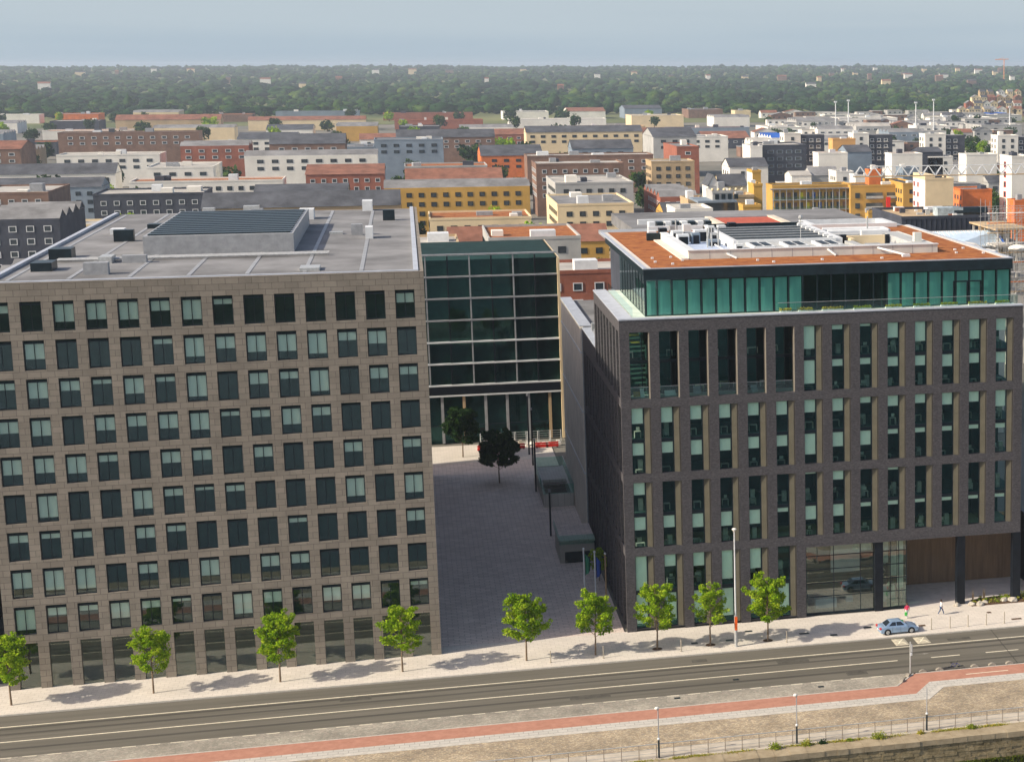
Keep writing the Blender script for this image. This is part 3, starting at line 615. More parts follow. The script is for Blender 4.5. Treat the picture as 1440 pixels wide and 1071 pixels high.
# sunk yard on the left with pale blue membrane and machines
wall('blue_membrane', MB().box(10.6, 15.4, 13, 27, 39.8, 39.95), mat('membrane_blue', (.46, .54, .68), .6, .1, .5))
for x, y, a, b, h, m_ in ((10.0, 28.2, 1.3, 1.6, 1.5, whitem), (11.6, 28.4, .9, 1.4, 1.3, greym), (12.7, 27.8, 1.6, 1.6, 1.6, whitem), (10.1, 24.4, 1.4, 1.5, 1.4, whitem), (11.9, 24.8, 1.0, 1.2, 1.5, wall_k), (14.6, 27.5, .9, 1.4, 1.2, galv), (13.4, 21.8, 1.5, 1.6, .9, wall_k), (15.0, 12.2, .9, .9, 1.3, whitem), (14.9, 31, .8, .8, 1.8, whitem)):
    wall('roof_unit', MB().box(x, x+a, y, y+b, 39.75, 39.75+h), m_); wall('unit_grille', MB().box(x+.15, x+a-.15, y-.04, y, 39.95, 39.75+h-.25), blackm)
for (p, q, r_) in (((10.2, 31.5, 40.7), (15.4, 31.5, 40.7), .16), ((10.2, 30.9, 40.4), (15.4, 30.9, 40.4), .12), ((14.2, 14, 40.1), (14.2, 26, 40.1), .1), ((10.4, 12.4, 40.1), (15.0, 12.4, 40.1), .12), ((30, 30, 40.5), (38, 30, 40.5), .3), ((30, 33, 40.5), (38, 33, 40.5), .3), ((38, 30, 40.5), (38, 33, 40.5), .3)): wall('pipe', MB().tube(p, q, r_, n=10), whitem)
for x, y in ((13.0, 20), (13.5, 20), (14.4, 20.6), (11.2, 33.5), (35.5, 31)): wall('flue', MB().tube((x, y, 39.8), (x, y, 42.3), .09), galv)
wall('dark_beam', MB().box(7.5, 16.5, 33.2, 34, 39.7, 40.6), darkm)
for i in range(9): wall('rear_unit', MB().box(8.2+i*1.5, 9.2+i*1.5, 37+(i % 3)*.8, 38.4+(i % 3)*.8, 39.66, 40.5+(i % 4)*.25), (whitem, blackm, greym)[i % 3])
wall('mast', MB().tube((23.9, 17.9, 40.9), (23.9, 17.9, 43.4), .045).ball((23.9, 17.9, 43.5), .28), galv)
for p, q in (((13.6, 10.1, 40.2), (14.6, 9.4, 39.75)), ((25.4, 10.1, 40.4), (26.2, 9.4, 39.75)), ((31.4, 10.1, 40.4), (33.8, 6.8, 39.85))): wall('anchor_arm', MB().tube(p, q, .13), whitem)
wall('anchor_foot', MB().box(33.4, 34.3, 6.4, 7.0, 39.66, 39.95), whitem)
for x, y in ((5.2, 12), (5.0, 8), (7.4, 12.6), (6.6, 5.5), (16.4, 6.8), (17.8, 4.6), (23.6, 5.6), (39.8, 16), (41.3, 12), (42.8, 13.5), (40.4, 8.5), (43.4, 7.5), (30.5, 5.2), (8.2, 9)):
    wall('roof_vent', MB().box(x, x+.28, y, y+.28, 39.66, 39.84), whitem)
# second sedum roof further back
wall('sedum_roof', MB().box(20.4, 28.6, 46.5, 62, 39.4, 39.9), sedum_r)
for b_ in ((19.6, 20.4, 46.5, 62.6), (28.6, 29.6, 46.5, 62.6)): wall('roof_upstand', MB().box(*b_, 39.4, 40.1), mat('upstand_cream', (.62, .56, .45), .8, .06, .5))
wall('roof_upstand', MB().box(20.4, 28.6, 62, 62.6, 39.4, 40.05), greym)
wall('roof_slab', MB().box(9.3, XE-.6, 52.2, 90, 37.0, 38.6), roof_g)
for b_ in ((9.5, 19.4, 47, 47.8), (9.5, 19.4, 58, 58.8), (31, 43, 44, 44.9), (31, 31.8, 45, 51.5), (42, 43, 45, 51.5), (31, 43, 51.5, 51.9)): wall('rear_frame', MB().box(*b_, 39.5, 40.2), whitem)
for i in range(8): wall('rear_unit', MB().box(10+i*1.1, 10.8+i*1.1, 50, 52, 39.5, 40.5), darkm if i % 2 else whitem)
wall('glass_barrier', MB().box(2.2, 2.24, 28, 41, 27.5, 28.6), glass_bal)
for y, h in ((30, .9), (33.5, 1.4), (36, .8), (39, 1.2)): wall('terrace_furniture', MB().box(.9, 1.6, y, y+1.2, 27.4, 27.4+h), greym)

# ------------------------------------------------------------------ plant bed with boulders
bed = thing('planting_bed', 'planted bed of soil with low green plants beside the right black column', 'flower bed', (43, 0, G))
MB().prism([(39.6, -1.0), (60, -.9), (60, 1.9), (43, 1.9), (40.2, 1.2)], G-.1, G+.10).build('soil', soil, bed)
rn = np.random.default_rng(2)
P = []; T = []
for i in range(46):
    x = rn.uniform(40.2, 50); y = rn.uniform(-.6, 1.6); n = 40; rad = rn.uniform(.15, .42)
    P.append(np.stack([x+rn.normal(size=n)*rad*.5, y+rn.normal(size=n)*rad*.5, .1+rn.uniform(0, rad*1.3, n)], 1)); T.append(np.clip(rn.uniform(.1, 1)+rn.normal(size=n)*.12, 0, 1))
P = np.concatenate(P)-np.array([43, 0, 0]); v, f = leafcloud(P, .18, 3); tag(leafobj('ground_plants', v, f, np.concatenate(T), leaf_w, bed), kind='stuff')
def rock(label, x, y, s, seed):
    rn = np.random.default_rng(seed); bm = bmesh.new(); bmesh.ops.create_icosphere(bm, subdivisions=2, radius=1)
    for v_ in bm.verts:
        k = 1+.22*math.sin(v_.co.x*3+seed)*math.cos(v_.co.y*4+seed*2)+rn.uniform(-.09, .09); v_.co *= k; v_.co.z = max(v_.co.z, -.35)*.7
        v_.co *= s*1.15
    me = bpy.data.meshes.new('boulder'); bm.to_mesh(me); bm.free(); me.materials.append(stone); o = bpy.data.objects.new('boulder', me); COL.objects.link(o); o.location = (x, y, G+.12); return tag(o, label, 'boulder', 'boulders in the planting bed')
for i, (x, y, s, lab) in enumerate(((39.8, -.5, .36, 'white boulder at the left tip of the planting bed'), (40.7, -.75, .42, 'second pale boulder from the left in the planting bed'), (41.5, -.2, .34, 'small pale boulder behind the second one in the planting bed'), (43.9, -.1, .40, 'tan round boulder near the middle of the planting bed'), (44.9, -.35, .52, 'largest white boulder at the right end of the planting bed'), (38.0, -.3, .3, 'small boulder left of the right black column'))): rock(lab, x, y, s, i+3)
for i, (x, lab) in enumerate(((40.35, 'left dry ornamental grass tuft beside the black column'), (41.7, 'right dry ornamental grass tuft beside the black column'))):
    t = MB()
    for k in range(60):
        a = rng.uniform(0, 6.28); d = rng.uniform(0, .28); h = rng.uniform(.9, 1.7); t.face([(x+.05*math.cos(a)-.015, .8+.05*math.sin(a), G), (x+.05*math.cos(a)+.015, .8+.05*math.sin(a), G), (x+d*math.cos(a), .8+d*math.sin(a), G+h)])
    tag(t.build('grass_tuft', mat('dry_grass', (.42, .30, .18), .9, .2, 4), None, origin=(x, .8, G)), lab, 'plant', 'dry grasses by the column')

# ------------------------------------------------------------------ street trees
trs = [(14.42, -6.85, 7.3, 4.3, 'dense bright green young tree nearest the glass lobby', 1.35), (8.15, -6.65, 7.2, 4.0, 'sparse yellow green young tree left of the tall lamp post', .75), (2.4, -6.5, 7.4, 4.1, 'leaning young tree at the left corner of the dark brick office', 1.0),
       (-4.2, -6.7, 7.0, 4.0, 'young street tree on the pavement in front of the plaza entrance', 1.1), (-11.4, -6.6, 7.4, 4.3, 'young street tree centred before the plaza', 1.2), (-24, -6.7, 7.1, 4.0, 'young street tree by the right corner of the stone clad office', 1.0), (-36, -6.6, 7.3, 4.2, 'young street tree before the middle of the stone clad office', 1.2), (-48, -6.7, 6.9, 4.0, 'young street tree by the left corner of the stone clad office', .9), (-61, -6.6, 7.3, 4.2, 'young street tree furthest left along the road', 1.2)]
for i, (x, y, h, w, lab, dn) in enumerate(trs): young_tree(lab, x, y, h, w, 20+i, dn, group='young street trees along the pavement')
for i in range(3):
    x, y = trs[i][0], trs[i][1]; MB().tube((x, y, G-.02), (x, y, G+.006), .55, n=14).build('tree_pit', soil, None)['kind'] = 'structure'

# ------------------------------------------------------------------ street furniture
lp = thing('street_lamp', 'tall pale lamp post with an orange banner in front of the dark brick office', 'lamp post', (10.72, -7.95, G))
x, y = 10.72, -7.95
MB().tube((x, y, G), (x, y, 12.3), .11, .06, 10).build('pole', whitem, lp)
MB().tube((x, y, G), (x, y, 3.1), .17, .17, 12).build('pole_base', galv, lp)
MB().tube((x, y, 12.3), (x-.02, y, 12.55), .05, .16, 10).ball((x, y, 12.65), .22, sq=(1.2, 1.2, .6)).build('lamp_head', white, lp)
MB().prism([(x-.16, y-.2), (x+.14, y-.22), (x+.15, y-.18), (x-.15, y-.16)], 1.5, 3.0).build('banner', orange_b, lp)
def quay_lamp(label, x, y, h, head=True):
    t = thing('quay_lamp', label, 'lamp post', (x, y, G), 'lamp posts along the quay railing')
    MB().tube((x, y, G), (x, y, h*.33), .09, .08, 8).build('pole_base', darkm, t)
    MB().tube((x, y, h*.33), (x, y, h), .055, .045, 8).build('pole', greym, t); MB().ball((x, y, h*.33), .13).build('collar', whitem, t)
    if head: MB().ball((x-.1, y, h+.08), .17, sq=(1.3, 1, .9)).build('globe', white, t)
    return t
quay_lamp('white headed lamp post on the quay, left of the two by the railing', 11.17, -37.0, 4.2)
quay_lamp('bare topped lamp post on the quay, right one by the railing', 23.7, -37.0, 3.75, False)
quay_lamp('white headed lamp post on the quay west of the others', -1.6, -37.0, 4.2)
# sign pole at the bay corner
sp = thing('traffic_sign', 'thin grey sign pole on the corner of the cycle path by the road', 'sign', (26.55, -21.15, G))
MB().tube((26.55, -21.15, G), (26.55, -21.15, 2.95), .075, n=8).build('pole', galv, sp)
MB().box(26.62, 26.70, -21.5, -20.85, 1.9, 2.7).build('sign_plate', greym, sp); MB().box(26.5, 26.72, -21.3, -21.1, 1.5, 1.75).build('pole_box', whitem, sp)
# bollards
bl = MB().tube((0, 0, 0), (0, 0, 1.3), .055, n=10).ball((0, 0, 1.3), .055, n=10, k=4).tube((0, 0, 0), (0, 0, .05), .11, n=10).mesh('bollard', mat('bollard_steel', (.36, .32, .25), .45, .1, 3))
for x, lab in ((32.7, 'bollard nearest the blue car, first of the row at the kerb'), (34.87, 'second bollard from the blue car at the kerb'), (36.97, 'middle bollard of the row of five at the kerb'), (39.12, 'fourth bollard from the blue car at the kerb'), (41.25, 'fifth and rightmost bollard at the kerb by the planting bed'), (16.3, 'lone bollard at the kerb right of the dense tree'), (4.75, 'lone bollard at the kerb left of the sparse tree'), (-3.5, 'bollard at the kerb below the plaza trees'), (-9, 'bollard at the kerb centred before the plaza')):
    o = bpy.data.objects.new('bollard', bl); COL.objects.link(o); o.location = (x, -8.0, G); tag(o, lab, 'bollard', 'steel bollards along the kerb')
# half-round granite kerb stones at the cycle path
m_guard = mat('guard_granite', (.30, .27, .22), .9, .15, 4)
hs = MB(); n = 8
pts = [(.40*math.cos(math.pi*i/n), .27*math.sin(math.pi*i/n)) for i in range(n+1)]
hs.v = [(a, -.17, b) for a, b in pts]+[(a, .17, b) for a, b in pts]; hs.f = [tuple(range(n+1)), tuple(reversed(range(n+1, 2*n+2)))]+[(i+1, i, n+1+i, n+2+i) for i in range(n)]; hs.m = [0]*len(hs.f)
hsm = hs.mesh('guard_stone', m_guard)
for x, y, rz, lab in ((27.9, -21.05, 0, 'half round guard stone just right of the sign pole'), (29.75, -21.0, 0, 'half round guard stone left of the lying bicycle'), (33.55, -21.0, 0, 'half round guard stone right of the lying bicycle'), (35.5, -21.0, 0, 'half round guard stone second from the right by the cycle path'), (37.4, -21.0, 0, 'rightmost half round guard stone by the cycle path'), (25.1, -23.3, .9, 'guard stone on the lower angled corner of the parking bay'), (26.15, -21.85, .9, 'guard stone on the upper angled corner at the foot of the sign pole')):
    o = bpy.data.objects.new('guard_stone', hsm); COL.objects.link(o); o.location = (x, y, G-.05); o.rotation_euler.z = rz; tag(o, lab, 'kerb stone', 'half round guard stones by the cycle path')
# bicycle lying down
bk = thing('bicycle', 'dark bicycle lying on the kerb between the guard stones', 'bicycle', (31.5, -21.0, G))
def ring(c, r, t, nrm, mb):
    nrm = Vector(nrm).normalized(); u = nrm.orthogonal().normalized(); w = nrm.cross(u); k = 14
    P = [Vector(c)+(u*math.cos(2*math.pi*i/k)+w*math.sin(2*math.pi*i/k))*r for i in range(k)]
    for i in range(k): mb.tube(P[i], P[(i+1) % k], t, n=5, caps=False)
zb = G+.14
for cx_ in (30.95, 32.0):
    w_ = MB(); ring((cx_, -21.05, zb+.08), .33, .03, (0, .45, 1), w_); w_.build('wheel', blackm, bk)
f_ = MB(); A = (30.95, -21.05, zb+.08); Bb = (31.4, -21.1, zb+.1); Cc = (31.25, -20.6, zb+.25); Dd = (31.8, -20.62, zb+.25); Ee = (32.0, -21.05, zb+.08)
for p, q in ((A, Bb), (A, Cc), (Bb, Cc), (Bb, Dd), (Cc, Dd), (Dd, Ee)): f_.tube(p, q, .028, n=6)
f_.build('bicycle_frame', mat('bike_blue', (.05, .05, .14), .4, .1, 3), bk); MB().tube((31.68, -20.5, zb+.1), (31.9, -20.45, zb+.5), .02).build('handlebar', blackm, bk); MB().ball((31.2, -20.48, zb+.3), .1, sq=(1.4, .8, .5)).build('saddle', blackm, bk)
# railing
rl = thing('quay_railing', 'long two rail metal railing along the edge of the quay', 'railing', (0, -36.9, G))
pm = MB().tube((0, 0, 0), (0, 0, 1.35), .035, n=6).box(-.07, .07, -.07, .07, 0, .03).mesh('post', mat('rail_post', (.24, .20, .16), .6, .1, 4))
for i in range(-20, 30): inst('post', pm, rl, (13.94+1.576*i-.0, -36.9, G-.05))
for z, r_ in ((1.32, .045), (.86, .02), (.45, .02)): MB().tube((-19, -36.9, G-.05+z), (60, -36.9, G-.05+z), r_, n=6).build('rail', galv, rl)
# weeds along quay edge
wl = [(13.4, 'small dark weed clump at the foot of the railing left of the bright bush', .35, .15), (18.8, 'bright green bush growing at the quay edge by the railing', .6, .6), (9.0, 'green bush at the quay edge below the white headed lamp', .55, .55), (11.9, 'yellow green bush at the quay edge right of the white headed lamp', .5, .7), (27.9, 'leafy green weed leaning out at the quay edge near the right of the railing', .42, .55), (22.9, 'low mustard weed at the foot of the bare topped lamp', .3, .9), (16.0, 'tiny low weed between two bushes on the quay edge', .25, .4)]
for i, (x, lab, s, t0) in enumerate(wl):
    rn = np.random.default_rng(50+i); n = int(420*s/.5); d = rn.normal(size=(n, 3))*np.array([s*.5, s*.38, s*.42]); d[:, 2] = abs(d[:, 2]); a = rn.normal(size=n)*.15
    v, f = leafcloud(d, .16, i); o = leafobj('weed_bush', v, f, np.clip(t0+a, 0, 1), leaf_w if t0 > .3 else leaf_d); o.location = (x, -37.75, G+.02); tag(o, lab, 'bush', 'weeds along the quay edge')
rn = np.random.default_rng(9); n = 16000
px_ = rn.uniform(-10, 50, n); keep = (np.sin(px_*1.3)+np.sin(px_*.47+1)+rn.normal(size=n)*.7) > .1; px_ = px_[keep]; n = len(px_)
P = np.stack([px_, -37.65+rn.normal(size=n)*.14, G+.02+abs(rn.normal(size=n))*.07], 1); v, f = leafcloud(P, .11, 8)
tag(leafobj('quay_edge_weeds', v, f, np.clip(.85+rn.normal(size=n)*.25, 0, 1), leaf_w), kind='stuff', label='low mustard weeds growing along the quay coping', cat='weeds')
n = 22000; P = np.stack([rn.uniform(-5, 50, n), -39.62-abs(rn.normal(size=n))*.06, -2.75-abs(rn.normal(size=n))*.8], 1); P = P[P[:, 2] > -4.9]; v, f = leafcloud(P, .15, 9)
tag(leafobj('wall_algae', v, f, np.clip(.3+rn.normal(size=len(P))*.2, 0, 1), leafmat('algae_leaf', (.05, .07, .008), (.10, .13, .012), (.17, .18, .02), .1)), kind='stuff', label='green algae hanging at the foot of the quay wall', cat='algae')

# ------------------------------------------------------------------ car
def make_car(x, y, rz, label, paint):
    t = thing('parked_car', label, 'car', (0, 0, 0))
    L = 4.5; Wd = .88
    prof_lo = [(-2.25, .38), (-2.22, .62), (-2.15, .88), (-1.7, .95), (-1.2, .97), (0, .93), (.9, .92), (1.5, .86), (2.0, .74), (2.22, .6), (2.25, .38), (2.15, .22), (-2.15, .22)]
    secs = [(-Wd+.0, .92), (-Wd*.97, 1)]
    bm = bmesh.new()
    ys = [(-.88, .965, .35), (-.83, 1.0, .0), (-.5, 1.0, .0), (0, 1.01, 0), (.5, 1.0, 0), (.83, 1.0, 0), (.88, .965, .35)]
    rings = []
    for yy, s, q in ys:
        rings.append([bm.verts.new((px*(1-.03*abs(yy)/.88-(.02 if q else 0)), yy, .5+(pz-.5)*(.93 if q else 1)+(.02 if abs(yy) < .3 and pz > .7 else 0))) for px, pz in prof_lo])
    for a, b in zip(rings, rings[1:]):
        for i in range(len(a)): j = (i+1) % len(a); bm.faces.new((a[i], a[j], b[j], b[i]))
    bm.faces.new(rings[0][::-1]); bm.faces.new(rings[-1])
    bmesh.ops.recalc_face_normals(bm, faces=bm.faces)
    me = bpy.data.meshes.new('body'); bm.to_mesh(me); bm.free(); me.shade_smooth(); me.materials.append(paint); o = bpy.data.objects.new('body', me); COL.objects.link(o); o.parent = t
    o.modifiers.new('b', 'BEVEL').width = .04
    # greenhouse
    g0 = [(-1.62, .95), (1.02, .91)]; g1 = [(-.98, 1.42), (.28, 1.44)]
    def pt(u, v, s):   # u along 0..1, v height 0..1
        xb = g0[0][0]+(g0[1][0]-g0[0][0])*u; xt = g1[0][0]+(g1[1][0]-g1[0][0])*u; zb_ = g0[0][1]+(g0[1][1]-g0[0][1])*u
        return Vector((xb+(xt-xb)*v, s*(.80-(.22)*v), zb_+(1.43-zb_)*v))
    cab = MB()
    us = (0, 1)
    c = [pt(0, 0, -1), pt(1, 0, -1), pt(1, 1, -1), pt(0, 1, -1)]; d = [pt(0, 0, 1), pt(1, 0, 1), pt(1, 1, 1), pt(0, 1, 1)]
    cab.face(c); cab.face(d[::-1]); cab.face([c[1], d[1], d[2], c[2]]); cab.face([d[0], c[0], c[3], d[3]])
    r1 = [pt(0, 1, -1), pt(1, 1, -1), pt(1, 1, 1), pt(0, 1, 1)]; m1 = Vector((-.7, 0, 1.49)); m2 = Vector((.05, 0, 1.50))
    cab.face([r1[0], r1[1], m2, m1]); cab.face([r1[2], r1[3], m1, m2]); cab.face([r1[1], r1[2], m2]); cab.face([r1[3], r1[0], m1])
    cab.build('cabin', paint, None).parent = t
    cg = mat('car_glass', (.015, .022, .03), .08, .1, 1, spec=.7)
    for s in (-1, 1):
        for u0, u1, nm in ((.13, .46, 0), (.50, .86, 1)):
            q = [pt(u0, .12, s), pt(u1, .12, s), pt(u1 if nm == 0 else u1+.0, .88, s), pt(u0+(.06 if nm == 0 else 0), .88, s)]; off = Vector((0, s*.012, .004))
            g = MB(); q = [p+off for p in q]; g.face(q if s < 0 else q[::-1]); g.build('side_window', cg, None).parent = t
    for u, nm, dx in ((1, 'windscreen', .014), (0, 'rear_window', -.014)):
        q = [pt(u, .1, -1), pt(u, .1, 1), pt(u, .92, 1), pt(u, .92, -1)]; q = [Vector((p.x+dx, p.y*.9, p.z+.006)) for p in q]; MB().face(q if u else q[::-1]).build(nm, cg, None).parent = t
    tyre = mat('tyre', (.015, .015, .015), .9, .1, 5)
    for wx in (-1.38, 1.36):
        for s in (-1, 1):
            a = MB(); a.tube((wx, s*.70, .32), (wx, s*.885, .32), .40, n=20); ar = a.build('wheel_arch', blackm, None); ar.parent = t
            w = MB().tube((wx, s*.68, .32), (wx, s*.90, .32), .325, n=20).build('wheel', tyre, None); w.parent = t
            rm = MB().tube((wx, s*.9, .32), (wx, s*.912, .32), .215, n=14)
            for k in range(5): a_ = k*1.2566; rm.tube((wx, s*.915, .32), (wx+.2*math.cos(a_), s*.915, .32+.2*math.sin(a_)), .03, n=4)
            rm_ = rm.build('rim', galv, None); rm_.parent = w
    tl = mat('tail_light', (.6, .03, .03), .3, .05, 2)
    for s in (-1, 1):
        MB().box(-2.27, -2.02, min(s*.52, s*.865), max(s*.52, s*.865), .68, .86).build('tail_light', tl, None).parent = t
        MB().box(1.98, 2.2, min(s*.5, s*.83), max(s*.5, s*.83), .60, .72).build('headlight', whitem, None).parent = t
        MB().box(.72, .92, min(s*.86, s*1.0), max(s*.86, s*1.0), .93, 1.05).build('wing_mirror', paint, None).parent = t
        for xx in (-.85, .08, .98): MB().box(xx, xx+.012, min(s*.872, s*.889), max(s*.872, s*.889), .3, .9).build('door_seam', blackm, None).parent = t
        for xx in (-.62, .3): MB().box(xx, xx+.16, min(s*.885, s*.905), max(s*.885, s*.905), .78, .81).build('door_handle', galv, None).parent = t
    MB().box(-2.275, -2.25, -.26, .26, .5, .62).build('number_plate', whitem, None).parent = t
    MB().box(2.24, 2.265, -.5, .5, .36, .52).build('grille', blackm, None).parent = t
    t.location = (x, y, G); t.rotation_euler.z = rz
    return t
blue_paint = mat('car_paint_blue', (.30, .42, .58), .25, .03, .5, metal=.35)
make_car(28.85, -7.75, R(2), 'silver blue four door car parked on the pavement edge before the glass lobby', blue_paint)

# ------------------------------------------------------------------ people
def skinned(name, verts, edges, radii, m, parent, level=1):
    me = bpy.data.meshes.new(name); me.from_pydata(verts, edges, []); o = bpy.data.objects.new(name, me); COL.objects.link(o)
    o.modifiers.new('skin', 'SKIN')
    for i, r_ in enumerate(radii): me.skin_vertices[0].data[i].radius = (r_, r_*(1.0)) if not isinstance(r_, tuple) else r_
    me.skin_vertices[0].data[0].use_root = True
    s = o.modifiers.new('sub', 'SUBSURF'); s.levels = s.render_levels = level
    me.materials.append(m); o.parent = parent
    return o
def person(label, x, y, rz, top, legs, walking=True, bag=False):
    t = thing('person', label, 'person', (0, 0, 0))
    st = .30 if walking else .12
    # pelvis, knees, ankles, toes (walking along +x)
    V = [(0, 0, .93), (.02, -.09, .88), (st*.55, -.09, .50), (st, -.09, .09), (st+.15, -.09, .04), (-.0, .09, .88), (-st*.25, .09, .49), (-st*1.15, .09, .14), (-st*1.0, .09, .04)]
    E_ = [(0, 1), (1, 2), (2, 3), (3, 4), (0, 5), (5, 6), (6, 7), (7, 8)]
    skinned('trousers', V[:4]+V[5:8], [(0, 1), (1, 2), (2, 3), (0, 4), (4, 5), (5, 6)], [.13, .095, .065, .05, .095, .065, .05], legs, t)
    for a, b in ((V[3], V[4]), (V[7], (V[7][0]+.15, V[7][1], .05))): MB().ball(((a[0]+b[0])/2, a[1], (a[2]+b[2])/2-.01), .05, sq=(2.6, 1, .9), n=10, k=6).build('shoe', shoes, None).parent = t
    sw = .2 if walking else .06
    S = [(.0, 0, 1.12), (.0, 0, .95), (.01, 0, 1.32), (.01, 0, 1.42), (.0, -.17, 1.39), (-.03-sw*.4, -.23, 1.14), (.05-sw*.1 if not bag else -.02, -.24, .93), (.0, .17, 1.39), (.05+sw*.2, .23, 1.14), (.16+sw*.3, .22, .95)]
    skinned('jacket' if bag else 'shirt', S, [(0, 1), (0, 2), (2, 3), (2, 4), (4, 5), (5, 6), (2, 7), (7, 8), (8, 9)], [.13, .145, .15, .075, .075, .052, .042, .075, .052, .042], top, t)
    hd = [(.01, 0, 1.40), (.02, 0, 1.50), (.03, 0, 1.60), (.035, 0, 1.68)]
    skinned('body', hd, [(0, 1), (1, 2), (2, 3)], [.05, .055, .088, .08], skin, t, 2)
    MB().ball((.12, 0, 1.60), .018, sq=(1, .8, 1.3)).ball((.105, -.035, 1.63), .012).ball((.105, .035, 1.63), .012).build('face_detail', skin, None).parent = t
    MB().ball((.01, 0, 1.665), .112, sq=(1.02, .95, .85), n=12, k=8).ball((-.045, 0, 1.60), .095, sq=(.8, .95, 1.1), n=10, k=6).build('hair', hairm, None).parent = t
    for w_, s in ((S[6], -1), (S[9], 1)):
        hv = [(w_[0], w_[1], w_[2]-.02), (w_[0]+.01, w_[1], w_[2]-.09)]; he = [(0, 1)]; hr = [.027, .03]
        for k, (dx, ln) in enumerate(((-.03, .065), (-.01, .08), (.012, .078), (.032, .06))):
            i = len(hv); hv += [(hv[1][0]+dx, hv[1][1], hv[1][2]-.03), (hv[1][0]+dx+.012, hv[1][1]-s*.012, hv[1][2]-.03-ln*.6)]; he += [(1, i), (i, i+1)]; hr += [.0095, .008]
        i = len(hv); hv += [(hv[0][0]+.04, hv[0][1]-s*.01, hv[0][2]-.05), (hv[0][0]+.055, hv[0][1]-s*.015, hv[0][2]-.09)]; he += [(0, i), (i, i+1)]; hr += [.011, .009]
        skinned('hand', hv, he, hr, skin, t, 1)
    t.location = (x, y, G); t.rotation_euler.z = rz; t.scale = (1.04, 1.06, 1.04)
    return t
pa = person('person in a pink jacket standing by the blue car with a green bag', 31.2, -3.3, R(100), pink, whitec, False, True)
bg_ = thing('carrier_bag', 'bright green carrier bag held by the person in pink', 'bag', (31.2, -3.3, G)); 
MB().prism([(30.85, -3.55), (31.15, -3.55), (31.13, -3.42), (30.87, -3.42)], G+.38, G+.76).build('bag', greenb, bg_); MB().tube((30.92, -3.48, G+.76), (31.0, -3.48, G+.88), .012, n=4).tube((31.0, -3.48, G+.88), (31.08, -3.48, G+.76), .012, n=4).build('handle', greenb, bg_)
person('person in a white top and blue jeans walking to the right on the pavement', 35.3, -3.1, R(8), whitec, denim, True, False)

# ------------------------------------------------------------------ plaza: ramp shaft, block, flags, lamps, tree
sh = thing('stair_entrance', 'glass sided open stair shaft in the shaded plaza beside the grey clad wall', 'stairwell', (-2.6, 64, G))
for b_ in ((-4.6, -.4, 60.0, 60.3), (-4.6, -4.3, 60.3, 78), (-.7, -.4, 60.3, 78), (-4.6, -.4, 78, 78.3)): MB().box(*b_, G, 1.5).build('shaft_wall', m_slab2, sh)
MB().box(-4.3, -.7, 60.3, 70, -.3, -.1).build('shaft_floor', blackm, sh)
MB().box(-4.3, -.7, 69, 77.8, 1.0, 1.5).build('canopy', m_slab2, sh)
for b_ in ((-4.62, -.38, 59.95, 59.98), (-4.65, -4.62, 59.95, 78), (-.38, -.35, 59.95, 78), (-4.62, -.38, 78.3, 78.33)): MB().box(*b_, 1.5, 2.9).build('glass_side', glass_bal, sh)
for b_ in ((-4.64, -.36, 59.94, 60.0), (-4.66, -4.6, 60, 78.3), (-.4, -.34, 60, 78.3)): MB().box(*b_, 2.9, 2.96).build('glass_rail', galv, sh)
sb = thing('plaza_block', 'low grey block with a pale slab top in the plaza passage', 'kiosk', (-1.8, 38, G))
MB().box(-4.8, -.5, 30.2, 38, G, 2.3).build('wall', m_slab2, sb); MB().box(-4.9, -.4, 30, 38.2, 2.3, 2.5).build('roof', m_plaza, sb); MB().box(-4.9, -.4, 29.96, 30.0, 2.0, 3.2).build('glass_side', glass_bal, sb); MB().box(-4.95, -4.9, 30, 38.2, 2.5, 3.3).build('glass_side', glass_bal, sb); MB().box(-4.2, -1.0, 30.1, 30.2, G, 1.0).build('opening', darkm, sb)
for i, (x, y, h, lab) in enumerate(((-4.25, 96, 9.2, 'tall dark plaza lamp column furthest from the road'), (-4.2, 88, 8.4, 'dark plaza lamp column in the middle of the row'), (-5.0, 70, 7.2, 'dark plaza lamp column beside the stair shaft'), (-4.9, 44, 5.6, 'dark plaza lamp column nearest the road'))):
    t = thing('plaza_lamp', lab, 'lamp post', (x, y, G), 'dark lamp columns in the plaza'); MB().box(x-.12, x+.12, y-.12, y+.12, G, h).build('column', blackm, t); MB().box(x-.14, x+.14, y-.14, y+.14, h, h+.35).build('lamp_head', greym, t)
flagcols = (mat('flag_green', (.03, .20, .12), .8, .1, 2), mat('flag_blue', (.04, .09, .34), .8, .1, 2), None)
for i, (x, y, top, lab) in enumerate(((-3.2, 15.2, 5.3, 'leftmost flag pole with a green flag at the plaza corner'), (-1.95, 15, 4.9, 'middle flag pole with a blue flag at the plaza corner'), (-.72, 15, 4.6, 'bare flag pole nearest the dark brick office'))):
    t = thing('flag_pole', lab, 'flag pole', (x, y, G), 'three flag poles at the plaza corner')
    MB().tube((x, y, G), (x, y, top), .11, .09, 10).build('pole', whitem if i < 2 else mat('pole_tan', (.45, .30, .17), .5, .1, 2), t); MB().ball((x, y, top+.05), .15).build('finial', whitem, t)
    if flagcols[i]:
        f_ = MB(); n = 6
        for k in range(n): a0 = .18*math.sin(k*1.3); a1 = .18*math.sin((k+1)*1.3); f_.face([(x+.12+k*.1, y-.1+a0, top-.5-k*.12), (x+.12+k*.1+.1, y-.1+a1, top-.62-k*.12), (x+.12+k*.1+.1, y-.1+a1, top-3.2+k*.1), (x+.12+k*.1, y-.1+a0, top-3.2+k*.1)])
        f_.build('flag', flagcols[i], t)
young_tree('dark leafy tree in the shade at the left of the plaza', -9.9, 77, 8.2, 5.6, 91, 1.3, m=leaf_d, lsize=.34, base=2.0)
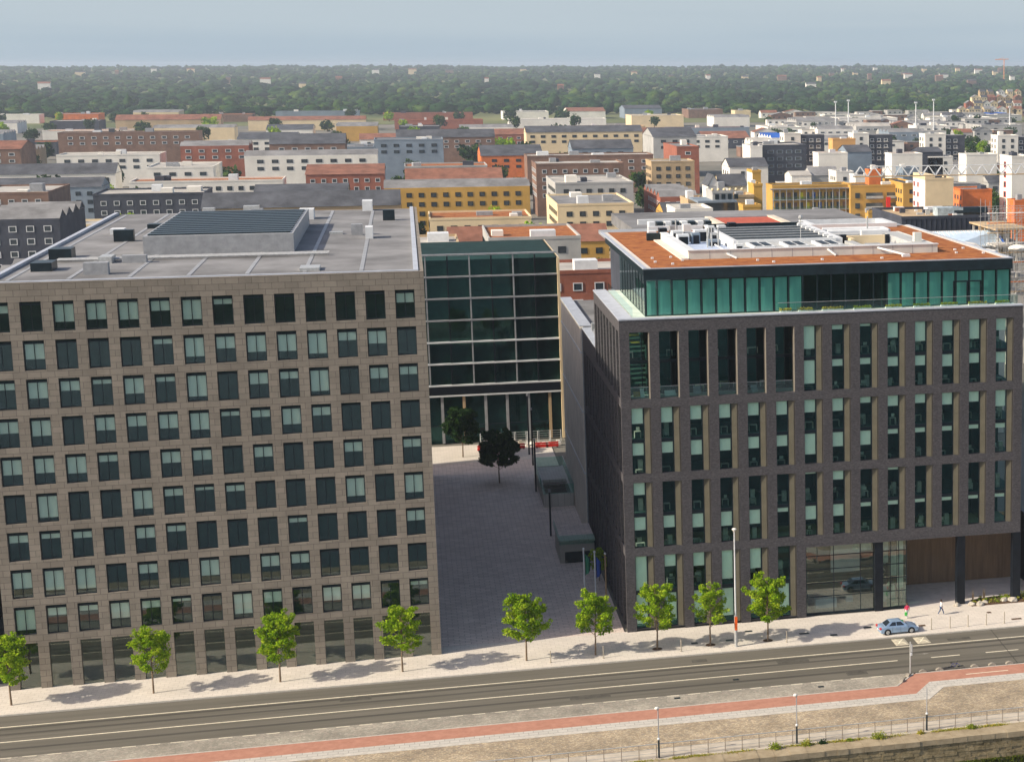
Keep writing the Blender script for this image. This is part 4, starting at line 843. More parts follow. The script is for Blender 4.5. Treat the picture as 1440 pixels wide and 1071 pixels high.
young_tree('small green tree behind the bare flag pole', -.9, 21, 4.2, 1.9, 92, .9, m=leaf_y, base=1.2)
young_tree('dark leafy tree at the head of the plaza beyond the first', -14.6, 97, 8.0, 6.0, 93, 1.1, m=leaf_d, lsize=.34)
# red barriers and stone piles in the sunlit end of the plaza
rp_ = random.Random(4)
for i, (x, lab) in enumerate(((-5.6, 'red plastic barrier, left of those before the dark glass office'), (-1.9, 'red plastic barrier nearest the grey clad wall'), (-.2, 'short red barrier against the grey clad wall'), (-11.2, 'red bench by the dark leafy plaza tree'))):
    t = thing('red_barrier', lab, 'barrier', (x, 101, G), 'red barriers in the sunlit plaza end'); MB().box(x-1, x+1, 100.8, 101.2, G+.1, G+.5).box(x-1, x+1, 100.9, 101.1, G+.6, G+.85).build('body', redm, t)
    for k in (-.8, .8): MB().box(x+k-.1, x+k+.1, 100.6, 101.4, G, G+.1).build('foot', blackm, t)
for i in range(11):
    x = -12+i*1.25+rp_.uniform(-.3, .3); y = 103+rp_.uniform(-1, 1.5); s = rp_.uniform(.4, .9)
    t = MB().box(x, x+s, y, y+s, G, G+s*.5).box(x+.1, x+s*.8, y+.1, y+s*.7, G+s*.5, G+s*.9)
    tag(t.build('paving_pallet', stone if i % 2 else white, None, origin=(x, y, G)), ['pale stack of paving', 'white stack of paving'][i % 2]+' before the dark glass office, number '+['one', 'two', 'three', 'four', 'five', 'six', 'seven', 'eight', 'nine', 'ten', 'eleven'][i]+' from the left', 'pallet', 'stacks of paving at the plaza end')
for i in range(7):
    x = -11.5+i*1.9; t = thing('mesh_fence_panel', 'grey mesh fence panel before the dark glass office, %s from the left' % ['first', 'second', 'third', 'fourth', 'fifth', 'sixth', 'seventh'][i], 'fence panel', (x, 105.2, G), 'mesh fence panels at the plaza end')
    for k in (0, 1.7): MB().tube((x+k, 105.2, G), (x+k, 105.2+.1*(i % 2), 1.6), .05, n=5).build('post', whitem, t)
    for k in range(5): MB().tube((x, 105.2, k*.38), (x+1.7, 105.2, k*.38), .035, n=4).build('rail', galv, t)
for i, (x, y, lab) in enumerate(((-7.4, 99.4, 'white sand heap left of the plaza lamp columns'), (-3.2, 103.6, 'white sand heap beside the red barriers'), (-.9, 102.8, 'small pale rubble heap by the clad wall'))):
    bm = bmesh.new(); bmesh.ops.create_icosphere(bm, subdivisions=3, radius=.9-.1*i); rn_ = random.Random(40+i)
    for v_ in bm.verts: v_.co *= 1+rn_.uniform(-.12, .12); v_.co.z = max(0, v_.co.z)*.7
    me = bpy.data.meshes.new('rubble_heap'); bm.to_mesh(me); bm.free(); me.materials.append(white); o = bpy.data.objects.new('rubble_heap', me); COL.objects.link(o); o.location = (x, y, G); tag(o, lab, 'heap')
struct('painted_sun_paving', MB().box(-20, -.3, 92.5, 106, G-.01, G+.004), m_pave)  # paler slabs over the plaza stone, the sunlit strip put into colour
# dark glass office behind the plaza
dg = thing('glass_office', 'dark glazed office closing the far end of the plaza', 'office building', (-10, 108, G))
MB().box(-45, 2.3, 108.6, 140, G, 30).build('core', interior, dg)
MB().box(2.1, 2.5, 107.8, 140, G, 30).build('end_wall', cream, dg)
for i in range(12):
    for j in range(6):
        x = -40+i*3.5; z0 = 9.3+j*3.6
        if x > .6: continue
        MB().face([(x+.1, 108.4, z0+.2), (x+3.4, 108.4, z0+.2), (x+3.4, 108.4, z0+3.4), (x+.1, 108.4, z0+3.4)]).build('pane', glass, dg)
        if i % 1 == 0: MB().box(x-.12, x+.1, 108.1, 108.5, z0+.2, z0+3.4).build('mullion', blackm if i % 2 else greym, dg)
for j in range(7): MB().box(-45, 2.1, 108.0, 108.6, 9.2+j*3.6, 9.45+j*3.6).build('floor_line', whitem if j < 3 else greym, dg)
MB().box(-45, 2.1, 108.0, 108.6, 7.8, 9.2).build('fascia', blackm, dg); MB().box(-45, 2.1, 107.9, 108.6, 7.5, 7.75).build('floor_line', whitem, dg)
for i in range(13): x = -42+i*3.5; MB().box(x, x+.45, 108.2, 108.8, G, 7.5).build('column', wall_t if i % 4 == 0 else greym, dg)
for i in range(12): x = -41.4+i*3.5; MB().face([(x, 108.5, G), (x+2.9, 108.5, G), (x+2.9, 108.5, 7.5), (x, 108.5, 7.5)]).build('pane', glass, dg); MB().box(x, x+2.9, 108.3, 108.45, 2.4, 2.6).build('transom', darkm, dg)

# ------------------------------------------------------------------ the neighbour across the plaza (its shade lies over the plaza and the side wall)
nb = thing('stone_office', 'broad stone clad office on the left side of the plaza', 'office building', (-40, 0, G))
NX0, NX1, NY0, NY1, NH = -62, -20, -2.1, 85, 40.6
stonec = brickmat('limestone_cladding', (.25, .22, .18), (.205, .18, .147), (.10, .09, .075), 1.25, .62, .22, False, .35, .035)
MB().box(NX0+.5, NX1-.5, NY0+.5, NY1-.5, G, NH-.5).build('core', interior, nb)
MB().box(NX0+.5, NX1-.5, NY0+.5, NY1-.5, NH-.5, NH-.2).build('roof', roof_g, nb)
MB().box(-50, -34, 24, 60, NH-.2, NH+1.9).build('roof_plant', greym, nb)
rq = random.Random(21)
for i in range(13): MB().box(-49.6, -34.4, 25+i*2.6, 26.7+i*2.6, NH+1.9, NH+2.05).build('louvre', darkm, nb)
for b_ in ((NX0+.5, NX1-.5, NY0+.5, NY0+1.0), (NX0+.5, NX0+1.0, NY0+1, NY1-.5), (NX1-1.0, NX1-.5, NY0+1, NY1-.5)): MB().box(*b_, NH-.2, NH+.1).build('coping', coping, nb)
for i in range(26):
    x = rq.uniform(-60, -24); y = rq.uniform(2, 85)
    if -52 < x < -32 and 21 < y < 62: continue
    a, b, h = rq.uniform(.6, 2.6), rq.uniform(.6, 3.2), rq.uniform(.3, 1.5); MB().box(x, x+a, y, y+b, NH-.2, NH-.2+h).build('roof_unit', rq.choice([whitem, greym, galv, darkm]), nb)
for i in range(7): MB().box(-60+i*5.6, -59.6+i*5.6, 2, 83, NH-.2, NH-.16).build('roof_seam', greym, nb)
for i in range(5): MB().tube((-58, 18+i*.5, NH+.1), (-30, 18+i*.5, NH+.1), .1, n=6).build('pipe', galv, nb)
wm = MB().box(0, 1.9, .25, .35, 0, .12).box(0, 1.9, .25, .35, 2.6, 2.75).box(0, .08, .25, .35, .12, 2.6).box(1.82, 1.9, .25, .35, .12, 2.6).box(.91, .98, .26, .34, .12, 2.6).mesh('window', darkm)
glass_nb = glassmat('office_glass', (.84, .94, .90), .10, .6, rcol=(.75, .92, .92))
wp = MB().face([(.08, .3, .12), (1.82, .3, .12), (1.82, .3, 2.6), (.08, .3, 2.6)]).mesh('pane', glass_nb)
wbm = MB().box(.1, 1.8, .42, .44, -1, 0).mesh('blind', blindm)
rw = random.Random(8)
NF = 9; FH = (NH-1.0-5.2)/NF*1.0
def nwin(x, y, z, rz):
    o = inst('window', wm, nb, (x, y, z), rz); p = bpy.data.objects.new('pane', wp); COL.objects.link(p); p.parent = o
    if rw.random() < .6: p = bpy.data.objects.new('blind', wbm); COL.objects.link(p); p.parent = o; p.location = (0, 0, 2.6); p.scale.z = rw.uniform(.3, 2.2)
for f_i in range(NF+1):
    z0 = 5.2+f_i*FH-.85 if f_i else 4.35
    MB().box(NX0, NX1, NY0, NY0+.45, z0, z0+.85 if f_i < NF else NH).build('spandrel', stonec, nb)
    MB().box(NX1-.45, NX1, NY0+.45, NY1, z0, z0+.85 if f_i < NF else NH).build('spandrel', stonec, nb)
for k in range(15):
    x = NX0+k*(NX1-NX0-1.0)/14
    for f_i in range(NF+1):
        z0 = 5.2+(f_i-1)*FH; z1 = z0+FH-.85
        if f_i == 0: z0, z1 = G, 4.35
        MB().box(x, x+1.0, NY0, NY0+.45, z0, z1).build('pier', stonec, nb)
        if k < 14:
            if f_i == 0: MB().face([(x+1.0, NY0+.3, G), (x+2.93, NY0+.3, G), (x+2.93, NY0+.3, 4.35), (x+1.0, NY0+.3, 4.35)]).build('shopfront_pane', glass_clear, nb); 
            else: nwin(x+1.02, NY0, z0, 0)
for k in range(1, 31):
    y = NY0+k*3.06
    if y > NY1-1: break
    MB().box(NX1-.44, NX1+.01, y, y+1.0, 5.2, NH-.9).build('pier', stonec, nb)
MB().box(NX1-.44, NX1+.0, NY0+.46, NY1, G, 4.35).build('wall', stonec, nb)
# next block further left
nb2 = thing('brown_brick_block', 'brown brick block beyond the stone clad office at the far left', 'office building', (-90, 0, G))
MB().box(-125, -68, -1.5, 60, G, 29).build('wall', wall_b, nb2); MB().box(-125, -68, -1.5, 60, 29, 29.3).build('roof', roof_g, nb2)
fw_ = MB().box(0, 1, 0, .1, 0, .06).box(0, 1, 0, .1, .94, 1).box(0, .06, 0, .1, .06, .94).box(.94, 1, 0, .1, .06, .94).box(.06, .94, .03, .1, .06, .94, 1).mesh('window', [whitem, glassfar])
for i in range(18):
    for j in range(7): inst('window', fw_, nb2, (-124+i*3.1, -1.6, 1.2+j*4), 0, (1.7, 1, 2.2))

FT = []
# ------------------------------------------------------------------ the city behind
FWIN = {}
def farwin(wm_name, frame, pane):
    if wm_name not in FWIN:
        FWIN[wm_name] = MB().box(0, 1, -.12, .02, 0, .10).box(0, 1, -.12, .02, .9, 1).box(0, .1, -.12, .02, .1, .9).box(.9, 1, -.12, .02, .1, .9).box(.1, .9, -.06, .02, .1, .9, 1).mesh('window', [frame, pane])
    return FWIN[wm_name]
def rows_windows(t, x0, x1, y0, y1, zt, base=1, fh=3.3, sp=3.4, ww=1.5, wh=1.6, front=True, left=True, fm='w', maxfl=4, frame=None, pane=None):
    me = farwin(fm, frame or whitem, pane or glassfar)
    nfl = min(maxfl, int((zt-1)/fh))
    for j in range(nfl):
        z = zt-1.0-(j+1)*fh+.9
        if front:
            n = int((x1-x0-1)/sp)
            for i in range(n): inst('window', me, t, (x0+(x1-x0-n*sp)/2+i*sp+(sp-ww)/2, y0, z), 0, (ww, 1, wh))
        if left:
            n = min(8, int((y1-y0-1)/sp))
            for i in range(n): inst('window', me, t, (x0, y0+(i+1)*sp, z), -math.pi/2, (ww, 1, wh))
def building(label, x0, x1, y0, y1, h, wm_, rm_=None, roof='flat', leftm=None, win=True, name='city_building', group=None, rh=3, axis='x', cat='building', **kw):
    t = thing(name, label, cat, ((x0+x1)/2, (y0+y1)/2, G), group)
    b = MB().box(x0, x1, y0, y1, G, h)
    if leftm: b.m[-1] = 1
    b.build('wall', [wm_, leftm or wm_], t)
    rm_ = rm_ or roof_g
    if roof == 'flat':
        MB().box(x0+.3, x1-.3, y0+.3, y1-.3, h+.05, h+.12).build('roof', rm_, t)
        p = MB(); p.box(x0-.1, x1+.1, y0-.1, y0+.3, h, h+.7).box(x0-.1, x1+.1, y1-.3, y1+.1, h, h+.7).box(x0-.1, x0+.3, y0+.3, y1-.3, h, h+.7).box(x1-.3, x1+.1, y0+.3, y1-.3, h, h+.7); p.build('parapet', wm_, t)
        r = random.Random(hash_(label)); k = max(1, int((x1-x0)*(y1-y0)/260))
        for i in range(min(k, 3)):
            a = r.uniform(2, min(6, (x1-x0)*.3)); c = r.uniform(2, min(6, (y1-y0)*.3)); xx = r.uniform(x0+1, x1-a-1); yy = r.uniform(y0+1, y1-c-1); MB().box(xx, xx+a, yy, yy+c, h+.12, h+r.uniform(1.2, 2.8)).build('roof_plant', r.choice([whitem, greym, wall_w, wall_n]), t)
    elif roof == 'gable':
        MB().gable(x0, x1, y0, y1, h, rh, axis, 0, 1).build('roof', [rm_, wm_], t)
    elif roof == 'saw':
        k = max(2, int((y1-y0)/9)); d = (y1-y0)/k
        for i in range(k): MB().gable(x0, x1, y0+i*d+.4, y0+(i+1)*d-.4, h, 2.0, 'x', 0, 1, .2).build('roof', [rm_, wm_], t)
    if win: rows_windows(t, x0, x1, y0, y1, h, **kw)
    return t
def hash_(s): return sum((i+1)*ord(c) for i, c in enumerate(s))
def pb(label, px0, px1, ytop, Y, depth, wm_, **kw):          # building whose front upper edge is seen between px0 and px1 at ytop
    a = ony(px0, ytop, Y); b = ony(px1, ytop, Y)
    return building(label, a.x, b.x, Y, Y+depth, a.z, wm_, **kw), a.x, b.x, a.z

# yellow apartments with galleries
t, xa, xb, zt = pb('long yellow apartment block with grey access galleries and a flat roof', 1086, 1197, 263, 470, 12, yellow_w, win=False, rm_=roof_d)
for k in range(4):
    z = zt-1.0-k*3.8
    MB().box(xa, xb, 468.2, 470, z-.25, z).build('gallery_slab', greym, t) if k else MB().box(xa-1, xb, 467.8, 470, z, z+.35).build('canopy', roof_g, t)
    if k < 3: MB().box(xa, xb, 468.2, 468.3, z-3.8, z-2.7).build('gallery_rail', glass_bal, t)
n = 13
for i in range(n): x = xa+(xb-xa)*i/(n-1); MB().box(x-.12, x+.12, 468.1, 468.3, zt-16, zt-.9).build('gallery_post', galv, t)
cols = [glassfar, glassfar, wall_b, glassfar, mat('yellow_door', (.7, .6, .02), .6, .05, 1), glassfar, mat('blue_door', (.03, .1, .35), .6, .05, 1), glassfar]
for k in range(3):
    for i in range(12): x = xa+1+(xb-xa-2)*i/12; MB().box(x, x+1.3, 469.8, 470, zt-4.6-k*3.8, zt-2.2-k*3.8).build('door', cols[(i*5+k*3) % 8], t)
t, xa, xb, zt = pb('solid yellow apartment block with balconies right of the galleries', 1196, 1264, 263, 466, 14, yellow_w, win=False, rm_=roof_d)
for k in range(3):
    z = zt-4.3-k*3.9
    for x, w in ((xa+1.8, 1.8), (xa+6, 6.5), (xa+14.2, 3.2)):
        MB().box(x, x+w, 465.75, 465.95, z, z+2.0).build('window', glassfar, t)
        if w > 2: MB().box(x-.1, x+w+.1, 465.0, 465.7, z-.3, z-.1).build('balcony_slab', greym, t); MB().box(x-.1, x+w+.1, 464.95, 465.0, z-.1, z+.8).build('balcony_rail', galv, t)
a = ony(1249, 278, 462); MB().box(a.x, a.x+1.6, 464.6, 465.2, a.z-8, a.z).build('banner', redm, t)
pb('narrow yellow apartment wing beside the cream gable', 1270, 1293, 260, 455, 30, yellow_w, rm_=roof_d, fm='dk', frame=darkm)
pb('dark recessed stair wing between the yellow blocks', 1262, 1272, 264, 474, 12, wall_n)
pb('rust orange lift tower on the roof of the yellow apartments', 1222, 1239, 241, 474, 6, orangew, win=False)
pb('small yellow rooftop cabin in front of the galleries', 1141, 1156, 299, 330, 5, yellow_w, win=False)
pb('tiny yellow chimney cabin before the solid yellow block', 1221, 1227, 300, 330, 4, yellow_w, win=False)
# cream gable block
def pos(px, y, Y): return ony(px, y, Y)
a = pos(1301, 246, 430); b = pos(1341, 246, 430); c = pos(1315, 253, 430)
t = building('tall cream gabled apartment block with a narrow white side of red windows', a.x, b.x, 430, 446, c.z, cream, leftm=white, win=False)
MB().box(a.x, c.x, 430, 446, c.z+.75, a.z).build('wall', cream, t)
for k in range(5): inst('window', farwin('red', redm, glassfar), t, (a.x, 440, c.z-3-k*3.6), -math.pi/2, (1.6, 1, 1.7)); inst('window', farwin('red', redm, glassfar), t, (a.x, 445, c.z-3-k*3.6), -math.pi/2, (1.6, 1, 1.7))
pb('plain orange brick block with a grey roof right of the cream gable', 1354, 1395, 269, 445, 16, orangew, rm_=roof_g, leftm=mat('orange_render', (.75, .22, .07), .8, .06, .3), front=False, fm='dk', frame=darkm)
pb('cream block with small paired windows behind the cream gable', 1305, 1340, 222, 640, 14, wall_w, fm='dk', frame=darkm, sp=5)
t, xa, xb, zt = pb('beige tower with a white side of red windows at the right edge', 1423, 1452, 222, 440, 14, wall_w, leftm=white, win=False)
for k in range(6): inst('window', farwin('red', redm, glassfar), t, (xa, 449, zt-4-k*3.7), -math.pi/2, (2.6, 1, 2.2))
pb('small orange block at the foot of the beige right tower', 1427, 1445, 284, 400, 8, orangew, win=False)
# far towers: pale side, dark front
def tower(label, pl, pm_, pr, ytop, Y, **kw):
    # pl..pm_ pale wing, pm_..pr dark wing
    a = ony(pl, ytop, Y); m_ = ony(pm_, ytop, Y); b = ony(pr, ytop, Y)
    t = building(label, a.x, m_.x, Y, Y+12, a.z, wall_w, rm_=roof_l, sp=5.2, ww=1.7, wh=1.9, fm='dk', frame=darkm, **kw)
    MB().box(m_.x, b.x, Y+1.5, Y+14, G, a.z-.5).build('dark_wing', wall_n, t); MB().box(m_.x+.2, b.x-.2, Y+1.7, Y+13.8, a.z-.5, a.z-.4).build('wing_roof', roof_g, t)
    me = farwin('w', whitem, glassfar); n = max(1, int((b.x-m_.x)/4))
    for j in range(4):
        for i in range(n): inst('window', me, t, (m_.x+1+i*4, Y+1.5, a.z-4-j*3.4), 0, (2.2, 1, 1.5)); MB().box(m_.x+.8+i*4, m_.x+3.4+i*4, Y+.6, Y+1.5, a.z-4.4-j*3.4, a.z-4.25-j*3.4).build('balcony', wall_w, t)
tower('pale tower with a charcoal wing, second from the left of the tower row', 1200, 1222, 1256, 189, 780)
tower('pale tower with a charcoal wing behind the crane jib', 1301, 1330, 1358, 190, 770)
tower('pale tower with a charcoal wing at the right edge', 1403, 1432, 1450, 192, 760)
tower('pale tower with a long charcoal wing, leftmost of the tower row', 1103, 1126, 1160, 189, 760)
pb('charcoal apartment terrace stepping down before the leftmost tower', 1072, 1134, 206, 640, 30, wall_n, fm='bw', frame=wall_k, sp=4.4, ww=3, rm_=roof_l)
pb('white box block in front of the charcoal terrace', 1055, 1072, 207, 634, 20, white, win=False)
pb('white windowless gable block left of the dark sloping roof', 1151, 1192, 217, 620, 12, wall_w, win=False, rm_=roof_b)
t, xa, xb, zt = pb('long charcoal roofed hall behind the left white gable', 1192, 1226, 214, 640, 20, wall_k, win=False, roof='gable', rm_=roof_d, rh=3)
pb('white windowless gable block in the middle under the crane jib', 1254, 1297, 218, 600, 12, wall_w, win=False, rm_=roof_b)
pb('charcoal roofed hall right of the middle white gable', 1297, 1326, 214, 640, 20, wall_n, win=False, roof='gable', rm_=roof_d, rh=2)
pb('white windowless gable block at the right under the crane jib', 1359, 1402, 219, 590, 12, wall_w, win=False, rm_=roof_l)
pb('tan orange box building between the first two towers', 1171, 1203, 197, 740, 10, mat('tan_orange', (.62, .34, .12), .8, .08, .1), win=False)
pb('low white building with a hipped grey roof behind the galleries', 1113, 1141, 247, 560, 14, white, win=False, roof='gable', rm_=roof_l, rh=1.6)
pb('grey gabled shed right of the low white building', 1141, 1180, 247, 565, 16, wall_g, win=False, roof='gable', rm_=roof_g, rh=3.4)
pb('white house with two windows behind the yellow apartments', 1176, 1200, 243, 540, 14, white, fm='dk', frame=darkm)
pb('white flat block left of the rust orange lift tower', 1203, 1222, 248, 520, 10, white, win=False)
pb('glass faced grey block behind the crane jib', 1270, 1292, 238, 560, 12, wall_k, fm='bw', frame=wall_k, ww=2.6)
pb('white gabled row with tall windows left of the charcoal terrace', 1026, 1080, 235, 520, 18, wall_w, roof='gable', rm_=roof_d, rh=3.2, fm='dk', frame=darkm, sp=5)
pb('cream walled house with a dark pitched roof left of the yellow tower', 1012, 1050, 262, 380, 12, cream, roof='gable', rm_=roof_d, rh=3.6, axis='x', win=False)
pb('white gable house with a black roof and orange chimney', 996, 1012, 262, 372, 12, white, roof='gable', rm_=roof_d, rh=3.6, axis='y', win=False)
t, xa, xb, zt = pb('grey pavilion with a teal glass storey and flared roof', 1002, 1031, 272, 250, 10, wall_g, win=False)
MB().box(xa-4, xb+.6, 248, 262, zt-2.2, zt-1.7).build('flared_roof', wall_k, t); MB().box(xa-2, xb+.2, 249, 261, zt-4.8, zt-2.2).build('glass_storey', glassfar, t); MB().box(xa-5, xb+1, 247.5, 262, G, zt-5.0).build('wall', white, t)
for i in range(4): MB().box(xa+.6+i*1.6, xa+1.6+i*1.6, 249.8, 250, zt-1.5, zt-.2).build('window', darkm, t)
for i in range(6): MB().ball((xa+i*1.5, 250.2, zt+.9), .4).build('roof_ball', cream, t)
pb('cream flat block between the pavilion and the yellow stair tower', 1031, 1060, 278, 262, 10, wall_t, win=False, rm_=wall_t)
pb('narrow yellow stair tower with a white side', 1058, 1070, 243, 300, 8, yellow_w, leftm=white, win=False)
pb('lower yellow stair block against the cream flat block', 1060, 1072, 262, 268, 8, yellow_w, win=False)
pb('small yellow cabin in front of the cream flat block', 1045, 1070, 292, 235, 6, yellow_w, win=False)
pb('tan walled low building at the left behind the roof terrace', 968, 996, 284, 330, 16, wall_t, win=False, rm_=wall_t)
pb('low pale building nearest behind the plant roofs', 950, 1002, 298, 210, 14, wall_w, win=False, rm_=roof_l)
# construction podium
t, xa, xb, zt = pb('charcoal walled unfinished podium with a tan deck behind the office roof', 1268, 1392, 309, 190, 26, wall_n, win=False, rm_=wall_t)
for i in range(16): x = xa+1+i*(xb-xa-2)/16; MB().box(x, x+.12, 189.9, 190, 10, zt).build('panel_joint', blackm, t)
r = random.Random(12)
for i in range(14):
    x = r.uniform(xa+3, xb-3); y = r.uniform(193, 212); s = r.uniform(.6, 2.4); m_ = r.choice([whitem, greym, orange_b, wall_n, galv, roof_b])
    MB().box(x, x+s, y, y+s*.6, zt+.1, zt+.1+r.uniform(.3, 1.3)).build('site_material', m_, t)
a = ony(1340, 300, 196); MB().tube((a.x, 196, zt+1.0), (a.x+8, 196, zt+1.0), 1.1, n=10).build('dark_roll', darkm, t)
a = ony(1317, 300, 196); MB().box(a.x, a.x+6, 195, 199, zt+.1, zt+2.0).build('site_cabin', mat('tarp_grey', (.35, .42, .45), .6, .2, 1), t)
# scaffolding right
scf = thing('scaffolding', 'tall metal scaffolding with tan boards at the right edge behind the office', 'scaffolding', (52, 150, G))
a = ony(1392, 300, 150); zt = a.z
for i in range(9):
    for yy in (150, 153, 156): MB().tube((a.x+i*1.7, yy, G), (a.x+i*1.7, yy, zt+(1.0 if i % 3 else 2.5)), .05, n=5).build('standard', greym, scf)
for j in range(9):
    z = zt-j*2.0
    for yy in (150, 156): MB().tube((a.x-.4, yy, z+.9), (a.x+14.2, yy, z+.9), .05, n=5).build('ledger', galv, scf)
    if j % 1 == 0: MB().box(a.x-.2, a.x+14, 150.1, 151.3, z-.12, z-.02).build('board', (wall_t, orangew)[j % 2] if j % 3 else white, scf)
    for i in range(0, 8, 3): MB().tube((a.x+i*1.7, 150, z-1), (a.x+(i+1)*1.7, 150, z+.9), .04, n=4).build('brace', galv, scf)
t = thing('concrete_frame', 'unfinished concrete frame building behind the scaffolding', 'building', (56, 165, G)); a = ony(1400, 322, 158); b = ony(1450, 322, 158)
for k in range(7): MB().box(a.x, b.x, 158, 176, a.z-.35-k*3.4, a.z-k*3.4).build('floor_slab', wall_t if k == 0 else conc, t)
for i in range(4):
    for yy in (158.5, 167, 175): MB().box(a.x+.6+i*(b.x-a.x-1.6)/3, a.x+1.0+i*(b.x-a.x-1.6)/3, yy, yy+.4, G, a.z-.36).build('column', conc, t)
MB().box(a.x+.3, b.x-.3, 170, 170.3, G, a.z-.4).build('inner_wall', wall_t, t)
# blue-white corrugated roof
cr = thing('corrugated_roof', 'pale blue corrugated roof just behind the right end of the office', 'roof', (45, 100, G))
p0 = onz(1298, 327, 30); c_ = [onz(1300, 327, 27), onz(1400, 324, 27), onz(1414, 345, 24), onz(1320, 352, 24)]
cm = mat('corrugated_blue', (.50, .62, .74), .4, .06, 1)
MB().face([c_[3], c_[2], c_[1], c_[0]]).build('sheet', cm, cr)
for i in range(34):
    f = i/33; a = c_[0].lerp(c_[1], f); b = c_[3].lerp(c_[2], f); MB().tube((a.x, a.y, a.z+.05), (b.x, b.y, b.z+.05), .16, n=6).build('rib', cm if i % 2 else whitem, cr)
MB().tube(c_[1]+Vector((0, 0, .1)), c_[2]+Vector((0, 0, .1)), .3).build('edge_trim', blue_r, cr)
MB().box(c_[0].x, c_[1].x, c_[0].y+1, c_[0].y+8, G, 26.5).build('wall', wall_g, cr)
for i, (px, py, s, lab) in enumerate(((1355, 347, 2.2, 'white tarpaulin heap on the corrugated roof, left one'), (1385, 356, 2.0, 'white tarpaulin heap nearer the roof corner'), (1433, 349, 1.6, 'white tarpaulin heap beside the scaffolding'))):
    p = onz(px, py, 25); bm = bmesh.new(); bmesh.ops.create_icosphere(bm, subdivisions=3, radius=s)
    rn_ = random.Random(i)
    for v_ in bm.verts: v_.co *= 1+rn_.uniform(-.1, .1); v_.co.z *= .45; v_.co.x *= 1.4
    me = bpy.data.meshes.new('tarpaulin'); bm.to_mesh(me); bm.free(); me.materials.append(white); o = bpy.data.objects.new('tarpaulin', me); COL.objects.link(o); o.location = p; tag(o, lab, 'tarpaulin')
building('low concrete podium carrying the tarpaulins behind the office', 44, 75, 92, 130, 24.2, conc, win=False)
# tower crane with white jib
tc_ = thing('tower_crane', 'white lattice tower crane whose long jib crosses over the yellow apartments', 'crane', (62, 330, G))
a = ony(1200, 245, 330); b = ony(1500, 238, 330); zc = a.z-.8; ncr = 16
ja = MB(); L_ = b.x-a.x; st = L_/ncr
for yy in (329.3, 330.7): ja.tube((a.x, yy, zc), (b.x, yy, zc), .17, n=5)
ja.build('lower_chord', wall_t, tc_); ja = MB(); ja.tube((a.x+st, 330, zc+3.0), (b.x, 330, zc+3.0), .13, n=5); ja.build('upper_chord', whitem, tc_)
for i in range(ncr):
    x = a.x+i*st
    for yy in (329.3, 330.7): MB().tube((x, yy, zc), (x+st/2, 330, zc+3.0), .17, n=4).tube((x+st/2, 330, zc+3.0), (x+st, yy, zc), .17, n=4).build('lattice', whitem, tc_)
ms = MB(); mx_ = b.x
for dx in (-1, 1):
    for dy in (-1, 1): ms.tube((mx_+dx, 330+dy, G), (mx_+dx, 330+dy, zc+4), .12, n=5)
for j in range(int(zc/2)): z = j*2; ms.tube((mx_-1, 329, z), (mx_+1, 329, z+2), .07, n=4); ms.tube((mx_-1, 331, z), (mx_-1, 329, z+2), .07, n=4)
ms.build('mast', whitem, tc_); MB().box(mx_-1.2, mx_+1.2, 328.5, 331, zc-2.2, zc).build('cab', whitem, tc_); MB().box(mx_+4, mx_+8, 329, 331, zc-1.5, zc+1).tube((mx_, 330, zc), (mx_+9, 330, zc), .2).build('counter_jib', conc, tc_)
# warehouses band
wh = [(1080, 1128, 180, 1250, wall_w, roof_l), (1120, 1180, 170, 1500, wall_g, roof_g), (1180, 1262, 167, 1550, white, roof_l), (1262, 1330, 174, 1380, wall_g, roof_g), (1330, 1360, 166, 1600, wall_g, roof_d), (1360, 1437, 163, 1700, wall_g, roof_l), (1290, 1336, 178, 1300, white, roof_l), (1380, 1437, 177, 1280, wall_g, roof_g), (1204, 1252, 178, 1240, wall_g, roof_l), (1150, 1200, 182, 1180, white, roof_g), (1392, 1416, 160, 1750, blue_r, blue_r), (1250, 1300, 186, 1120, wall_k, roof_g), (1085, 1110, 194, 1000, white, blue_r), (1060, 1090, 200, 980, wall_w, roof_l), (1355, 1395, 166, 1650, white, roof_l), (1160, 1230, 162, 1850, wall_w, roof_l), (1255, 1310, 161, 1900, wall_t, roof_l)]
wl_ = ['white warehouse with a pale roof left in the far band', 'grey warehouse behind the leftmost masts', 'long white warehouse in the middle of the far band', 'broad grey warehouse below the tall masts', 'dark roofed grey shed left of the housing estate', 'long grey depot below the housing estate', 'white striped hall with windows right of centre', 'grey hall with arched openings at the right', 'grey sloped hall above the charcoal tower', 'white works building above the tan orange box', 'small blue roofed shed below the housing estate', 'blue grey works hall between two towers', 'white building with a bright blue roof at the left', 'white low building behind the charcoal terrace', 'white shed beside the blue roofed shed', 'pale shed on the far edge by the grass strip', 'tan shed on the far edge by the wood']
for (a_, b_, yt, Y, wm_, rm_), lab in zip(wh, wl_):
    t, xa, xb, zt = pb(lab, a_, b_, yt, Y, random.Random(a_).uniform(25, 60), wm_, rm_=rm_, win=False, roof=random.Random(b_).choice(['flat', 'saw', 'flat']), name='warehouse')
    me = farwin('w', whitem, glassfar)
    n = max(2, int((xb-xa)/7)); 
    if 'arched' in lab:
        for i in range(3):
            c = xa+4+i*9; q = MB(); q.v = [(c+2.6*math.cos(math.pi*k/8), Y-.15, zt-6+2.6*math.sin(math.pi*k/8)+1.5) for k in range(9)]+[(c-2.6, Y-.15, G), (c+2.6, Y-.15, G)]; q.f = [tuple(range(11))]; q.m = [0]; q.build('arch_opening', blackm, t)
    else:
        for i in range(n): inst('window', me, t, (xa+2+i*(xb-xa-4)/n, Y, zt-3.2), 0, (3.8, 1, 1.4))
